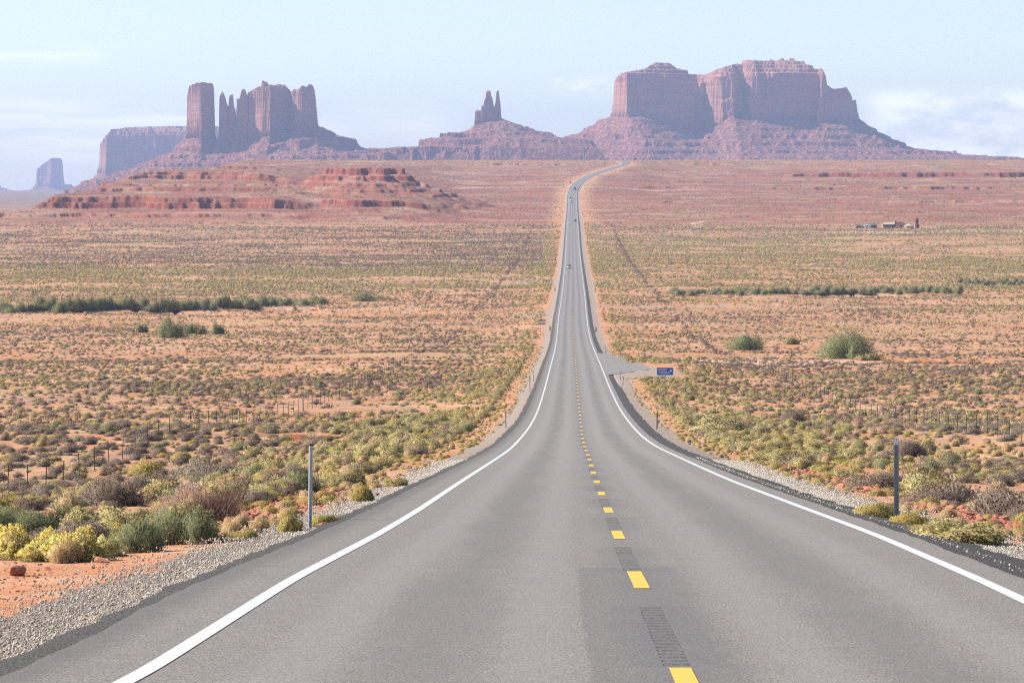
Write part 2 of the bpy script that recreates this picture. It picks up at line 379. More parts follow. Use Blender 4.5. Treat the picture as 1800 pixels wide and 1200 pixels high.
RED_A = (0.235, 0.064, 0.037); RED_B = (0.31, 0.115, 0.068); RED_C = (0.37, 0.205, 0.135); CLIFF = (0.20, 0.062, 0.042)
M_ground = ground_material()

# ------------------------------------------------------------------ ground sheet
rows = [-150, -90, -50, -25, -8, 3, 10]
y = 14.0
while y < 2050: rows.append(y); y += max(0.22, y*y/ (F*abs(float(zr(y))+0.6))*1.25 if y < 700 else 5.0) if y > 0 else 1
while y < 4420: rows.append(y); y += 4.2
while y < 20300: rows.append(y); y *= 1.02
rows.append(20300)
rows = np.array(rows)
uc = np.concatenate([-np.geomspace(0.6, 0.24, 22)[:-1], np.linspace(-0.24, -0.178, 40)[:-1], np.linspace(-0.178, 0.178, 1010), np.linspace(0.178, 0.24, 40)[1:], np.geomspace(0.24, 0.6, 22)[1:]])
S = np.sqrt(rows**2+14.0**2)
X = S[:, None]*uc[None, :]; Y = np.repeat(rows[:, None], len(uc), 1)
Z = H(X, Y)
me = mesh_np('ground', np.stack([X, Y, Z], -1).reshape(-1, 3), grid_faces(len(rows), len(uc)), [M_ground], smooth=True)
a_ = np.abs(X-xr(Y))
s_ = X-xr(Y)
gw = np.where(s_ < 0, np.interp(Y, [0, 25, 45, 60, 120, 400, 1200, 4000], [6.6, 6.4, 6.0, 5.9, 6.0, 6.4, 6.7, 6.7]), np.interp(Y, [0, 30, 60, 120, 400, 1200, 4000], [5.9, 5.9, 6.1, 6.2, 6.5, 6.9, 6.8]))
grv = 1-sst(gw-0.5, gw+0.9, a_+0.5*fbm(X/2, Y/3, 81, 3))
grv = np.maximum(grv, (1-sst(1.6, 2.6, np.abs(Y-885-3*fbm(X/30, Y*0, 84, 2))/1.8))*sst(5, 6, s_)*(1-sst(30, 60, s_)))
grv = np.maximum(grv, (1-sst(0.8, 1.2, np.hypot((s_+8)/14, (Y-1135)/34))))
grv = np.maximum(grv, (1-sst(0.8, 1.2, np.hypot((s_-8)/8, (Y-1120)/30))))
grv = np.maximum(grv, (1-sst(0.85, 1.15, np.hypot((s_-6.0)/8.0, (Y-416)/36)))*np.where(s_ > 0, 1, 0))
grv = np.maximum(grv, (1-sst(0.85, 1.15, np.hypot((s_+6)/12, (Y-822)/16)))*0.8)
add_attr(me, 'gravel', grv*np.where(Y < 4300, 1, 0))
add_attr(me, 'steepness', 1-sst(0.9, 0.985, 1/np.sqrt(1+np.gradient(Z, axis=0)**2/np.maximum(np.gradient(Y, axis=0), 0.1)**2)))
pale = np.exp(-((Y-3212-6*fbm(X/200, Y*0, 83, 2))/7.0)**2)*0.8*np.where((X < 230), 1, 0)
tk = lambda pts: np.minimum.reduce([np.hypot(X-(x0_+(x1_-x0_)*t_), (Y-(y0_+(y1_-y0_)*t_))*0.25) for (x0_, y0_), (x1_, y1_) in zip(pts, pts[1:]) for t_ in np.linspace(0, 1, 14)])
pale = np.maximum(pale, 0.75*(1-sst(1.4, 3.2, tk([(112, 1960), (119, 2010), (125, 2060), (133, 2110), (129, 2170), (140, 2230)]))))
pale = np.maximum(pale, 0.8*(1-sst(1.5, 4.0, tk([(24, 520), (30, 512), (44, 505), (60, 500)]))))
pale = np.maximum(pale, 0.9*np.exp(-((Y-1975)/22)**2)*sst(205, 235, X))
add_attr(me, 'pale', pale)
add_attr(me, 'fargravel', sst(60, 220, Y))
redm = sst(2030, 2250, Y+120*fbm(X/150, Y/150, 82, 3))*(1-0.35*sst(3600, 4100, Y))*sst(9, 25, a_)
add_attr(me, 'redness', redm); add_attr(me, 'plain', 0.9*sst(4400, 5600, Y))
add_attr(me, 'scrub', (0.55+0.45*sst(700, 1600, Y))*sst(8, 16, a_)*np.interp(Y, [0, 2000, 2200, 3500, 4100, 26000], [1, 1, 0.48, 0.60, 0.95, 1.0]))
struct('ground', me)
print('ground verts', len(me.vertices))

# ------------------------------------------------------------------ road
def road_material():
    m, n, p = mat('weathered_asphalt'); g = G(n); P = g.pos()
    lat = g.attr('lat'); lon = g.attr('lon'); al = g.m('ABSOLUTE', lat)
    f1 = g.noise(P, 60.0, 3, 0.7); f2 = g.noise(P, 1.6, 4); f3 = g.noise(g.map(P, (1.0, 0.06, 1)), 1.1, 4)
    c = g.mix(g.ramp(f1, 0.32, 0.70), (0.056, 0.049, 0.043), (0.325, 0.288, 0.252))
    c = g.mix(g.m('MULTIPLY', g.ramp(g.voro(P, 75.0), 0.16, 0.05), 0.5), c, (0.42, 0.38, 0.34))
    c = g.mix(g.attr('farroad'), c, (0.192, 0.170, 0.150))
    c = g.mix(g.m('MULTIPLY', g.ramp(f2, 0.40, 0.68), 0.18), c, (0.12, 0.112, 0.108))
    # oil band down each lane's middle, worn paler wheel paths
    ln = g.m('ABSOLUTE', g.m('SUBTRACT', al, 1.85))
    c = g.mix(g.m('MULTIPLY', g.ramp(g.m('ADD', ln, g.m('MULTIPLY', g.m('SUBTRACT', f3, 0.5), 1.2)), 0.6, 0.05), 0.42), c, (0.115, 0.105, 0.102))
    wh = g.m('ABSOLUTE', g.m('SUBTRACT', ln, 0.85))
    c = g.mix(g.m('MULTIPLY', g.ramp(wh, 0.45, 0.1), 0.22), c, (0.26, 0.245, 0.23))
    ed = g.ramp(g.m('ADD', al, g.m('MULTIPLY', g.m('SUBTRACT', g.noise(P, 3.0, 4), 0.5), 0.5)), 4.05, 4.5)
    c = g.mix(g.m('MULTIPLY', ed, 0.5), c, (0.075, 0.068, 0.062))
    # sealed patch along the left of the centre line
    pe = g.m('ADD', lat, g.m('MULTIPLY', g.m('SUBTRACT', g.noise(P, 0.7, 2), 0.5), 0.12))
    patch = g.m('MULTIPLY', g.m('MULTIPLY', g.ramp(pe, -0.66, -0.60), g.ramp(pe, 0.65, 0.35)), g.ramp(lon, 35.0, 34.85))
    c = g.mix(g.m('MULTIPLY', patch, 0.33), c, (0.085, 0.08, 0.083))
    # milled rumble strip and the dark fog seal round each gap
    ph = g.m('MULTIPLY', g.m('FRACT', g.m('DIVIDE', g.m('SUBTRACT', lon, 30.8), 12.19)), 12.19)
    inr = g.m('MULTIPLY', g.m('GREATER_THAN', ph, 3.25), g.m('LESS_THAN', ph, 9.6))
    lc = g.m('ABSOLUTE', lat)
    seal = g.m('MULTIPLY', g.m('MULTIPLY', inr, g.ramp(lc, 0.30, 0.48, 1.0, 0.0)), g.ramp(g.noise(P, 0.8, 2), 0.25, 0.6, 0.35, 0.8))
    c = g.mix(g.m('MULTIPLY', seal, 0.30), c, (0.09, 0.088, 0.092))
    strip = g.m('MULTIPLY', inr, g.ramp(lc, 0.098, 0.115, 1.0, 0.0))
    groove = g.m('MULTIPLY', strip, g.ramp(g.m('SINE', g.m('MULTIPLY', lon, 2*math.pi/0.31)), -0.3, 0.5))
    groove = g.m('MULTIPLY', groove, g.ramp(g.noise(P, 14.0, 3), 0.36, 0.6))
    c = g.mix(g.m('MULTIPLY', g.m('MULTIPLY', strip, g.ramp(g.noise(P, 2.5, 3), 0.3, 0.6, 0.3, 1.0)), 0.32), c, (0.10, 0.09, 0.08)); c = g.mix(g.m('MULTIPLY', groove, 0.55), c, (0.035, 0.032, 0.03))
    cen = g.ramp(g.m('ADD', lc, g.m('MULTIPLY', g.m('SUBTRACT', f2, 0.5), 0.3)), 0.35, 0.12)
    c = g.mix(g.m('MULTIPLY', cen, 0.22), c, (0.1, 0.095, 0.09))
    n.links.new(c, p.inputs['Base Color']); p.inputs['Roughness'].default_value = 0.85; p.inputs['Specular IOR Level'].default_value = 0.25
    g.bump(g.m('SUBTRACT', f1, g.m('MULTIPLY', groove, 2.5)), 0.5, 0.012, p)
    return m
M_road = road_material()
def chip_material():
    m, n, p = mat('dark_chip_edge'); g = G(n); P = g.pos()
    f = g.noise(P, 30.0, 4, 0.75); v = g.voro(P, 34.0)
    c = g.mix(g.ramp(f, 0.35, 0.68), (0.022, 0.020, 0.019), (0.14, 0.128, 0.115))
    c = g.mix(g.m('MULTIPLY', g.ramp(v, 0.05, 0.22, 1.0, 0.0), g.ramp(g.noise(P, 5.0, 3), 0.45, 0.6)), c, (0.36, 0.33, 0.29))
    c = g.mix(g.m('MULTIPLY', g.attr('farroad'), 0.9), c, (0.085, 0.078, 0.073))
    n.links.new(c, p.inputs['Base Color']); g.bump(g.m('SUBTRACT', f, v), 0.8, 0.03, p); return m
M_chip = chip_material()
def paint(name, col, wear):
    m, n, p = mat(name); g = G(n); P = g.pos()
    w = g.m('MULTIPLY', g.ramp(g.noise(P, 45.0, 4, 0.7), 0.56, 0.72), wear)
    c = g.mix(w, col, (0.24, 0.22, 0.2)); c = g.mix(g.m('MULTIPLY', g.ramp(g.noise(P, 2.0, 4), 0.4, 0.7), 0.18), c, tuple(x*0.78 for x in col))
    n.links.new(c, p.inputs['Base Color']); p.inputs['Roughness'].default_value = 0.6; return m
M_white = paint('white_road_paint', (0.50, 0.49, 0.47), 0.85); M_yellow = paint('yellow_road_paint', (0.66, 0.375, 0.055), 0.75)

st = [-120.0, -60, -30, -10, 0, 8]; y = 12.0
while y < 400: st.append(y); y += 0.35 if y < 60 else 1.0
while y < 4300: st.append(y); y += 4.0
st = np.array(st)
def ribbon(name, lats, m, dz=0.0, stations=st, ragged=None, struct_=True, zf=None):
    n = len(stations); nc = len(lats); Ls = np.repeat(np.array(lats, float)[None, :], n, 0)
    if ragged is not None:
        for col, amp, seed in ragged: Ls[:, col] += amp*(fbm(stations/0.9, stations*0+seed, seed, 4)+0.6*fbm(stations/6, stations*0+seed, seed+3, 2))
    X = xr(stations)[:, None]+Ls; Y = np.repeat(stations[:, None], nc, 1); Z = zr(stations)[:, None]+dz+np.zeros_like(X)
    if zf is not None: Z = Z+np.array(zf)[None, :]
    me = mesh_np(name, np.stack([X, Y, Z], -1).reshape(-1, 3), grid_faces(n, nc), [m], smooth=True)
    add_attr(me, 'lat', Ls-np.interp(Y, [15, 22, 32, 38, 45, 58, 80, 110], [0.14, 0.14, 0.03, -0.06, -0.12, -0.10, -0.02, 0.0])*(1-np.clip(np.abs(Ls)/3.66, 0, 1))); add_attr(me, 'lon', Y); add_attr(me, 'farroad', sst(40, 160, Y))
    return struct(name, me) if struct_ else me
ribbon('road', [-4.6, -3.66, -1.85, 0, 1.85, 3.66, 4.15], M_road, 0.0, ragged=[(0, 0.05, 5), (6, 0.05, 8)])
ribbon('road_edge', [-5.12, -4.85, -4.50], M_chip, -0.004, ragged=[(0, 0.13, 15), (1, 0.05, 15)], zf=[-0.13, -0.05, -0.0])
ribbon('road_edge', [4.05, 4.6, 5.08], M_chip, -0.004, ragged=[(2, 0.14, 25), (1, 0.05, 25)], zf=[-0.0, -0.05, -0.13])
ribbon('edge_line', [-3.735, -3.585], M_white, 0.006, stations=st[st < 3900]); ribbon('edge_line', [3.585, 3.735], M_white, 0.006, stations=st[st < 3900])
def coff(y): return np.interp(y, [15, 22, 32, 38, 45, 58, 80, 110], [0.14, 0.14, 0.03, -0.06, -0.12, -0.10, -0.02, 0.0])
V = []; Fc = []
for k in range(-2, 64):
    a0 = 30.8+12.19*k; b0 = a0+3.15
    for j in range(3):
        ya = a0+(b0-a0)*j/3; yb = a0+(b0-a0)*(j+1)/3; i = len(V)
        for (yy, l) in ((ya, -0.08), (ya, 0.08), (yb, 0.08), (yb, -0.08)):
            V.append((xr(yy)+l+coff(yy), yy, zr(yy)+0.006))
        Fc.append((i, i+1, i+2, i+3))
struct('centre_line', mesh_np('centre_line', np.array(V), np.array(Fc), [M_yellow]))

# turnout apron on the right (paved) and its gravel track beyond
def apron(pts, name, m, dz, n=60):
    """pts: outline in photo pixels, filled as a thin sheet following the road grade"""
    W = []
    for (px, py) in pts:
        t = np.geomspace(60, 2500, 5000); zz = (HOR-py)/F*t; i = np.nonzero(zz <= zr(t))[0][0]; W.append(((px-900)/F*t[i], t[i]))
    bm = bmesh.new(); vs = [bm.verts.new((x, y_, 0)) for x, y_ in W]; bm.faces.new(vs)
    for k in range(3): bmesh.ops.subdivide_edges(bm, edges=bm.edges, cuts=2, use_grid_fill=True)
    bmesh.ops.triangulate(bm, faces=bm.faces)
    for v in bm.verts: v.co.z = float(zr(v.co.y))+dz-0.02*max(0, v.co.x-float(xr(v.co.y))-5)
    bmesh.ops.recalc_face_normals(bm, faces=bm.faces)
    me = bpy.data.meshes.new(name); bm.to_mesh(me); bm.free(); me.materials.append(m)
    co = np.array([v.co[:] for v in me.vertices]); add_attr(me, 'lat', np.full(len(co), 2.9)); add_attr(me, 'lon', co[:, 1]); add_attr(me, 'farroad', np.ones(len(co)))
    return struct(name, me), W

exec_parts = []
# ------------------------------------------------------------------ buttes
def butte_material(name, tint=1.0):
    m, n, p = mat(name); g = G(n); P = g.pos()
    w = g.noise(P, 0.012, 3, 0.5)
    zz = g.node('ShaderNodeSeparateXYZ'); g.put(P, zz.inputs[0])
    cb = g.node('ShaderNodeCombineXYZ'); g.put(g.m('MULTIPLY', g.m('ADD', zz.outputs[2], g.m('MULTIPLY', w, 14.0)), 0.09), cb.inputs[2])
    g.put(g.m('MULTIPLY', zz.outputs[0], 0.004), cb.inputs[0])
    band = g.noise(cb.outputs[0], 1.0, 5, 0.65)
    streak = g.noise(g.map(P, (0.10, 0.10, 0.008)), 1.0, 5, 0.6)
    c = g.mix(g.ramp(band, 0.30, 0.70), (0.28, 0.118, 0.083), (0.41, 0.212, 0.152))
    c = g.mix(g.m('MULTIPLY', g.ramp(streak, 0.48, 0.68), 0.35), c, (0.22, 0.10, 0.075))
    c = g.mix(g.m('MULTIPLY', g.ramp(g.noise(P, 0.05, 4), 0.5, 0.7), 0.35), c, (0.42, 0.25, 0.18))
    tal = g.attr('talus'); sp = g.noise(P, 0.09, 5, 0.62)
    tc_ = g.mix(g.ramp(sp, 0.42, 0.66), (0.155, 0.060, 0.046), (0.31, 0.152, 0.112))
    tc_ = g.mix(g.m('MULTIPLY', g.ramp(band, 0.55, 0.62), 0.5), tc_, (0.22, 0.09, 0.06))
    c = g.mix(tal, c, tc_)
    n.links.new(c, p.inputs['Base Color']); p.inputs['Roughness'].default_value = 0.95; p.inputs['Specular IOR Level'].default_value = 0.05
    h = g.m('ADD', g.m('MULTIPLY', streak, g.m('SUBTRACT', 1.0, tal)), g.m('ADD', g.m('MULTIPLY', band, 0.3), g.m('MULTIPLY', g.m('MULTIPLY', sp, tal), 0.4)))
    g.bump(h, 0.9, 6.0, p); return m
M_butte = butte_material('red_sandstone')

def rbox_sd(x, v, xa, xb, va, vb, r):
    cx = (xa+xb)/2; hx = (xb-xa)/2-r; cv = (va+vb)/2; hv = (vb-va)/2-r
    qx = np.abs(x-cx)-hx; qv = np.abs(v-cv)-hv
    return np.hypot(np.maximum(qx, 0), np.maximum(qv, 0))+np.minimum(np.maximum(qx, qv), 0)-r

def butte(name, D, x0, x1, vf, vb, step, parts, tl, tr, tsplit, base=None, seed=0, label=None, gully=1.0, flo=-120, terr=1.0):
    """D distance; x0,x1 photo columns; vf,vb depth range round D; parts: rock masses; tl/tr talus silhouettes outwards (px,py)"""
    k = D/F
    def wx(px): return (px-900)*k
    def wz(py): return (HOR-py)*k
    xs = np.arange(wx(x0), wx(x1), step); 
    vs = np.concatenate([np.arange(vf, 80, step*1.25), np.arange(80, vb, step*3)])
    Xg, Vg = np.meshgrid(xs, vs)
    sd_all = np.full(Xg.shape, 1e9); top_z = np.full(Xg.shape, -1e9); zrock = np.full(Xg.shape, -1e9)
    # talus from the union of the footprints
    items = []
    for P_ in parts:
        fa = P_.get('flute', 1.0)
        nz = (9.0*fbm(Xg/34, Vg/34, seed+1, 3)+6.0*(ridged(Xg/15, Vg/22, seed+2, 3)-0.6)*2+1.6*fbm(Xg/5, Vg/5, seed+3, 2))*fa
        if 'front' in P_:
            fx, fv = zip(*P_['front']); vfr = np.interp(Xg, [wx(q) for q in fx], fv)
            sd = np.maximum(np.maximum(wx(P_['x'][0])-Xg, Xg-wx(P_['x'][1])), np.maximum((vfr-Vg)*0.75, Vg-P_['v'][1]))
            xx_ = xs; v1 = np.interp(xx_, [wx(q) for q in fx], fv); ks = lambda r: np.convolve(np.pad(v1, int(r/step), 'edge'), np.hanning(2*int(r/step)+1)/np.hanning(2*int(r/step)+1).sum(), 'valid')[None, :]
            out_ = vfr-Vg; vt = lerp(vfr, ks(60), sst(0, 12, out_)); vt = lerp(vt, ks(130), sst(20, 110, out_))
            dx_ = np.maximum(np.maximum(wx(P_['x'][0])-Xg, Xg-wx(P_['x'][1])), 0)
            sdt = np.where(sd > 0, np.maximum(np.hypot(dx_, np.maximum(vt-Vg, 0)*0.9), np.minimum(sd, 2)), sd)
            sd_all = np.minimum(sd_all, sdt); items.append((P_, sd, nz)); continue
        else:
            sd = rbox_sd(Xg, Vg, wx(P_['x'][0]), wx(P_['x'][1]), P_['v'][0], P_['v'][1], P_.get('r', 10))
        items.append((P_, sd, nz)); sd_all = np.minimum(sd_all, sd)
    d = np.maximum(sd_all, 0)+5*fbm(Xg/50, Vg/50, seed+5, 3)*sst(0, 30, sd_all)
    d = np.maximum(d, 0)
    def tab(T, side):
        b = T[0][0]; r = [abs(wx(q[0])-wx(b)) for q in T]; z = [wz(q[1]) for q in T]; return np.interp(d, r, z)
    t = sst(wx(tsplit[0]), wx(tsplit[1]), Xg)
    zt = lerp(tab(tl, 0), tab(tr, 1), t)
    if base: zt = zt+np.interp(Xg, [wx(q[0]) for q in base], [q[1]*k for q in base])*np.exp(-d/160)
    wx_ = 14*fbm(Xg/45, Vg/45, seed+31, 2); gz = (ridged((Xg+wx_)/38, (Vg+wx_)/70, seed+7, 4)-0.55)
    zt = zt+gully*(gz*11*sst(8, 90, d)+2.6*fbm(Xg/14, Vg/14, seed+8, 3)*sst(0, 40, d)+1.2*fbm(Xg/5, Vg/5, seed+18, 2))
    off = 5*fbm(Xg/220, Vg/220, seed+9, 2)
    st_ = np.clip(0.6+0.9*fbm(Xg/90, Vg/90, seed+10, 2), 0, 1)*sst(6, 30, d)
    zt = zt+((terrace(zt, 21, 0.10, off)-zt)*0.42+(terrace(zt, 8, 0.14, off*0.4)-zt)*0.22)*st_*terr
    tal = np.ones(Xg.shape)
    z = zt.copy()
    for P_, sd, nz in items:
        s = -(sd+nz)-P_.get('inset', 0)+P_.get('jag', 0)*fbm(Xg/3.5, Vg/3.5, seed+44, 2)
        tx_, ty_ = zip(*P_['top']); zp = np.interp(Xg, [wx(q) for q in tx_], [wz(q) for q in ty_])
        zb = zt-2
        if 'shoulder' in P_:
            sx_, sy_ = zip(*P_['shoulder']); sh = np.interp(Xg, [wx(q) for q in sx_], [wz(q) for q in sy_])
            cap = sh+np.maximum(s-16, 0)*P_.get('capslope', 0.62)+2.0*fbm(Xg/30, Vg/30, seed+12, 2)
            cap = cap+(terrace(cap, 12, 0.12, off)-cap)*0.8
            ztop = np.minimum(zp, cap)
        else:
            ztop = zp-P_.get('round', 0.0)*np.maximum(12-s, 0)
        ztop = ztop+P_.get('rough', 1.6)*fbm(Xg/7, Vg/7, seed+14, 3)
        ztop = ztop+P_.get('blk', 0)*(_h(np.floor((Xg+2*fbm(Xg/9, Vg/9, seed+61, 2))/P_.get('blkw', 8.0)), np.floor(Vg/14), seed+60)-0.6)
        w = P_.get('wall', 1.0)
        fr = np.interp(s, [0, 1.5*w, 5*w, 6.5*w, 11*w, 12.5*w, 15*w], [0, 0.16, 0.20, 0.42, 0.50, 0.86, 1.0])
        zz = zb+(ztop-zb)*fr
        up = s > 0
        z = np.where(up & (zz > z), zz, z); tal = np.where(up, np.minimum(tal, 1-sst(0, 2, s)), tal)
    z = np.maximum(z, flo)
    edge = np.minimum.reduce([Xg-xs[0], xs[-1]-Xg, Vg-vs[0]])
    z = z-60*(1-sst(0, 60, edge)) if P_.get('skirt', True) else z
    me = mesh_np(name, np.stack([Xg, Vg+D, z], -1).reshape(-1, 3), grid_faces(len(vs), len(xs)), [M_butte], smooth=False)
    add_attr(me, 'talus', tal); o = struct(name, me, label); print(name, len(me.vertices)); return o

RB_top = [(1077,159),(1082,143),(1089.6,129),(1110,125),(1133,121),(1154,108),(1181,108),(1194,117.5),(1214.6,119.6),(1229,128),(1246,129),(1266.7,119.6),(1300,110),(1314.6,101.7),(1358,101),(1400,98.8),(1421,105),(1446,118),(1454,134),(1456,149),(1467,156),(1483,155),(1492,152),(1500,165.5),(1504,178),(1508,176),(1511,174),(1514.6,190),(1517,205)]
butte('butte', 8500, 940, 1900, -420, 330, 2.3,
  [dict(x=(1077,1470), v=(0,240), front=[(1070,150),(1077,110),(1101,-40),(1160,0),(1225,62),(1243,74),(1252,20),(1268,-30),(1290,-34),(1297,10),(1310,22),(1316,-16),(1330,-26),(1336,-14),(1345,-2),(1420,22),(1455,44),(1470,70)],
        top=RB_top, shoulder=[(1077,160),(1085,135),(1100,131),(1180,131),(1230,150),(1247,142),(1275,132),(1330,133),(1400,128),(1445,130),(1470,150)], capslope=0.55, blk=0, flute=0.6, rough=1.3),
   dict(x=(1440,1518), v=(20,200), front=[(1440,10),(1470,20),(1500,46),(1518,90)], top=RB_top, flute=0.8, wall=0.8)],
  [(1077,204),(1057,210),(1050,217),(1038,223),(1020,234),(1007,238),(985,245),(940,268),(880,300)],
  [(1517,209),(1533,219.6),(1556,234),(1604,259),(1617,264),(1717,274),(1850,284)], (1150,1430),
  base=[(1077,0),(1130,0),(1180,-14),(1225,-26),(1262,-14),(1290,6),(1330,0),(1420,-2),(1517,0)], seed=100, label='great twin-topped red butte at the right of the skyline')
MB_D = 7900
butte('butte', MB_D, 560, 1080, -330, 230, 1.5,
  [dict(x=(833,868.5), v=(-6,34), top=[(833,200),(834,196),(839,194),(845,195.5),(846.5,187),(850,186),(851,177),(853.3,175),(854.2,165),(855.5,161),(860,160),(862.7,163),(863.6,171),(866,174),(867,183),(869,190)], r=9, flute=0.30, wall=0.14, rough=3.5, jag=1.2),
   dict(x=(860,881.5), v=(0,26), top=[(860,190),(868,190),(869.5,186),(871.3,180),(872.2,163.5),(873,161),(877,159.8),(877.5,166),(878.3,178),(880,181),(880.6,194),(882,204)], r=6, flute=0.24, wall=0.12, rough=3, jag=1.0)],
  [(833,223),(815,230),(806,237),(753,242),(737,248),(732,260),(680,263),(600,267),(520,280)],
  [(881,207),(887,211),(917,223),(937,227),(941,231),(970,238),(990,242),(1040,250),(1080,262)], (820,890), base=[(830,0),(881,0)], seed=200, label='slender two-spired butte in the middle of the skyline', gully=0.8, terr=1.7)
LB_D = 7600
butte('butte', LB_D, 40, 720, -330, 260, 1.6,
  [dict(x=(324.5,374), v=(-4,62), front=[(324,46),(327,28),(336,4),(338,-6),(350,-26),(357,-34),(360,-8),(368,20),(374,44)], top=[(324,172),(328,164),(331,151),(338,148),(348,146),(367,145.7),(371,148),(374,156)], r=16, flute=0.5, wall=0.3, rough=2.0, jag=1.5, blk=3),
   dict(x=(384,442), v=(6,46), r=9, top=[(384,222),(387,214),(394,210),(400,214),(404,205),(412,210),(418,200),(436,196),(442,190)], flute=0.3, wall=0.3, rough=3, jag=1),
   dict(x=(384.5,401), v=(2,28), top=[(385,172),(387,167),(390,161.4),(394,169),(397.5,184),(402,188)], r=6, flute=0.16, wall=0.10, rough=3, jag=1.2),
   dict(x=(400,413.5), v=(6,30), top=[(400,178),(403,168),(408,166.6),(410,188),(414,196)], r=6, flute=0.16, wall=0.10, rough=3, jag=1.2),
   dict(x=(413.5,436), v=(0,44), top=[(413,182),(415,175),(421,173),(424,160),(426.5,157),(429.5,157.8),(431,165),(435,168)], r=8, flute=0.3, wall=0.14, rough=3, jag=1.2),
   dict(x=(432,514), v=(-2,74), front=[(432,16),(437,6),(441,2),(450,-6),(453,-26),(462,-44),(464,-52),(478,-60),(481,-4),(500,22),(509,40),(514,46)], top=[(432,166),(437,163),(445.5,157.4),(460,153),(462,146),(465,143.6),(469,149.5),(478.6,151),(486,149),(498.7,151),(503,156),(508,160),(514,160)], flute=0.45, wall=0.4, rough=2.5, jag=1.5, blk=8),
   dict(x=(504,556), v=(0,80), front=[(504,40),(507,26),(514,2),(516,-14),(526,-34),(532,-40),(536,-8),(552,26),(556,40)], top=[(504,161),(508,160),(524,158.5),(528,155),(532,152.6),(546,149.8),(549,154),(552,175),(554,195),(556,210)], flute=0.45, wall=0.4, rough=2.5, jag=1.5, blk=7)],
  [(324.5,240),(308,255),(301,266),(257,285),(202,307),(147,321),(123,333),(80,350)],
  [(556,221),(565,226),(587,239),(616,246.5),(621.6,258),(634,265),(700,268),(760,285)], (380,520), base=[(320,-2),(385,-2),(440,-9),(470,-15),(504,-7),(556,0)], seed=300, label='butte group with a lone pillar and thin spires on the left')
butte('butte', 11200, 60, 470, -500, 260, 3.6,
  [dict(x=(170,402), v=(0,240), front=[(170,70),(186,-14),(200,6),(300,30),(402,60)], top=[(168,252),(171,247),(190,232),(192,227),(209,226),(213,223.4),(293,221),(402,221)], shoulder=[(168,254),(190,238),(260,238),(402,238)], capslope=0.8, flute=1.2)],
  [(170,303),(158,314),(147,320),(123,333),(100,345)], [(402,290),(430,315),(470,335)], (300,400), seed=400, label='broad flat-topped mesa behind the left butte group', flo=-200)
butte('butte', 16500, -20, 160, -500, 300, 4.2,
  [dict(x=(57,110), v=(0,120), front=[(57,60),(64,10),(75,20),(90,-10),(102,6),(110,60)], top=[(56,312),(60.5,299.7),(73,289),(90,277.7),(101,278),(107,283),(109,300),(110,312)], flute=1.1)],
  [(57,327),(50,334),(30,338)], [(110,324),(121,332.7),(140,338)], (80,100), seed=500, label='small lone butte at the far left, bluest with distance', flo=-260)
butte('butte', 19000, -160, 40, -400, 300, 7,
  [dict(x=(-120,-5), v=(0,200), top=[(-120,320),(-5,326)], flute=1.2)],
  [(-120,330),(-140,338)], [(-5,330),(8,334),(30,338)], (-80,-20), seed=600, label='low mesa edge just inside the left border', flo=-300)

# ------------------------------------------------------------------ haze
def haze():
    m = bpy.data.materials.new('desert_haze'); m.use_nodes = True; n = m.node_tree; n.nodes.clear()
    out = n.nodes.new('ShaderNodeOutputMaterial'); v = n.nodes.new('ShaderNodeVolumePrincipled')
    v.inputs['Color'].default_value = (0.56, 0.67, 1.0, 1); v.inputs['Density'].default_value = 5.8e-5; v.inputs['Anisotropy'].default_value = 0.15
    n.links.new(v.outputs[0], out.inputs['Volume'])
    b = MB().box((0, 10180, 90), (25400, 20840, 620)); o = b.build('haze', m); tag(o, 'thin blue desert haze filling the air', 'haze', kind='stuff'); return o
haze()
# ------------------------------------------------------------------ materials for built things
M_galv = plain('galvanised_steel', (0.42, 0.43, 0.44), 0.45, 0.6, 0.5, 0.1, 12)
M_dark = plain('dark_green_steel', (0.055, 0.055, 0.05), 0.6, 0.1, 0.3)
M_dgal = plain('dull_grey_steel', (0.30, 0.305, 0.315), 0.5, 0.4, 0.4)
M_black = plain('black_plastic', (0.03, 0.03, 0.032), 0.5)
M_wht = plain('white_sheet', (0.72, 0.72, 0.72), 0.5)
M_blue = plain('blue_sign_face', (0.006, 0.13, 0.50), 0.4, 0, 0.4, 0.04)
M_sgw = plain('white_sign_lettering', (0.78, 0.79, 0.80), 0.4, 0, 0.3, 0.02)
M_yel = plain('yellow_marker_face', (0.68, 0.40, 0.02), 0.4)
M_back = plain('weathered_board_back', (0.30, 0.28, 0.31), 0.7)
M_wood = plain('grey_weathered_wood', (0.30, 0.26, 0.22), 0.9)
M_tyre = plain('tyre_rubber', (0.02, 0.02, 0.02), 0.9)
M_glass = plain('dark_car_glass', (0.015, 0.02, 0.03), 0.08, 0, 0.6, 0.02)
M_lamp = plain('headlamp_glass', (0.8, 0.8, 0.8), 0.15, 0, 0.6, 0.02)
M_red = plain('tail_lamp_red', (0.4, 0.01, 0.01), 0.3)
def rock_mat(name, a, b):
    m, n, p = mat(name); g = G(n); O = g.node('ShaderNodeTexCoord').outputs['Object']
    r = g.node('ShaderNodeObjectInfo').outputs['Random']
    c = g.mix(g.ramp(g.noise(O, 5.0, 5, 0.65), 0.36, 0.66), a, b)
    c = g.mix(g.m('MULTIPLY', r, 0.6), c, tuple(x*1.25 for x in b))
    n.links.new(c, p.inputs['Base Color']); g.bump(g.noise(O, 11.0, 5, 0.7), 0.6, 0.03, p); return m
M_rock = rock_mat('red_sandstone_rock', (0.24, 0.080, 0.048), (0.40, 0.170, 0.105))
M_peb = rock_mat('pale_gravel_stone', (0.25, 0.205, 0.16), (0.66, 0.57, 0.46))

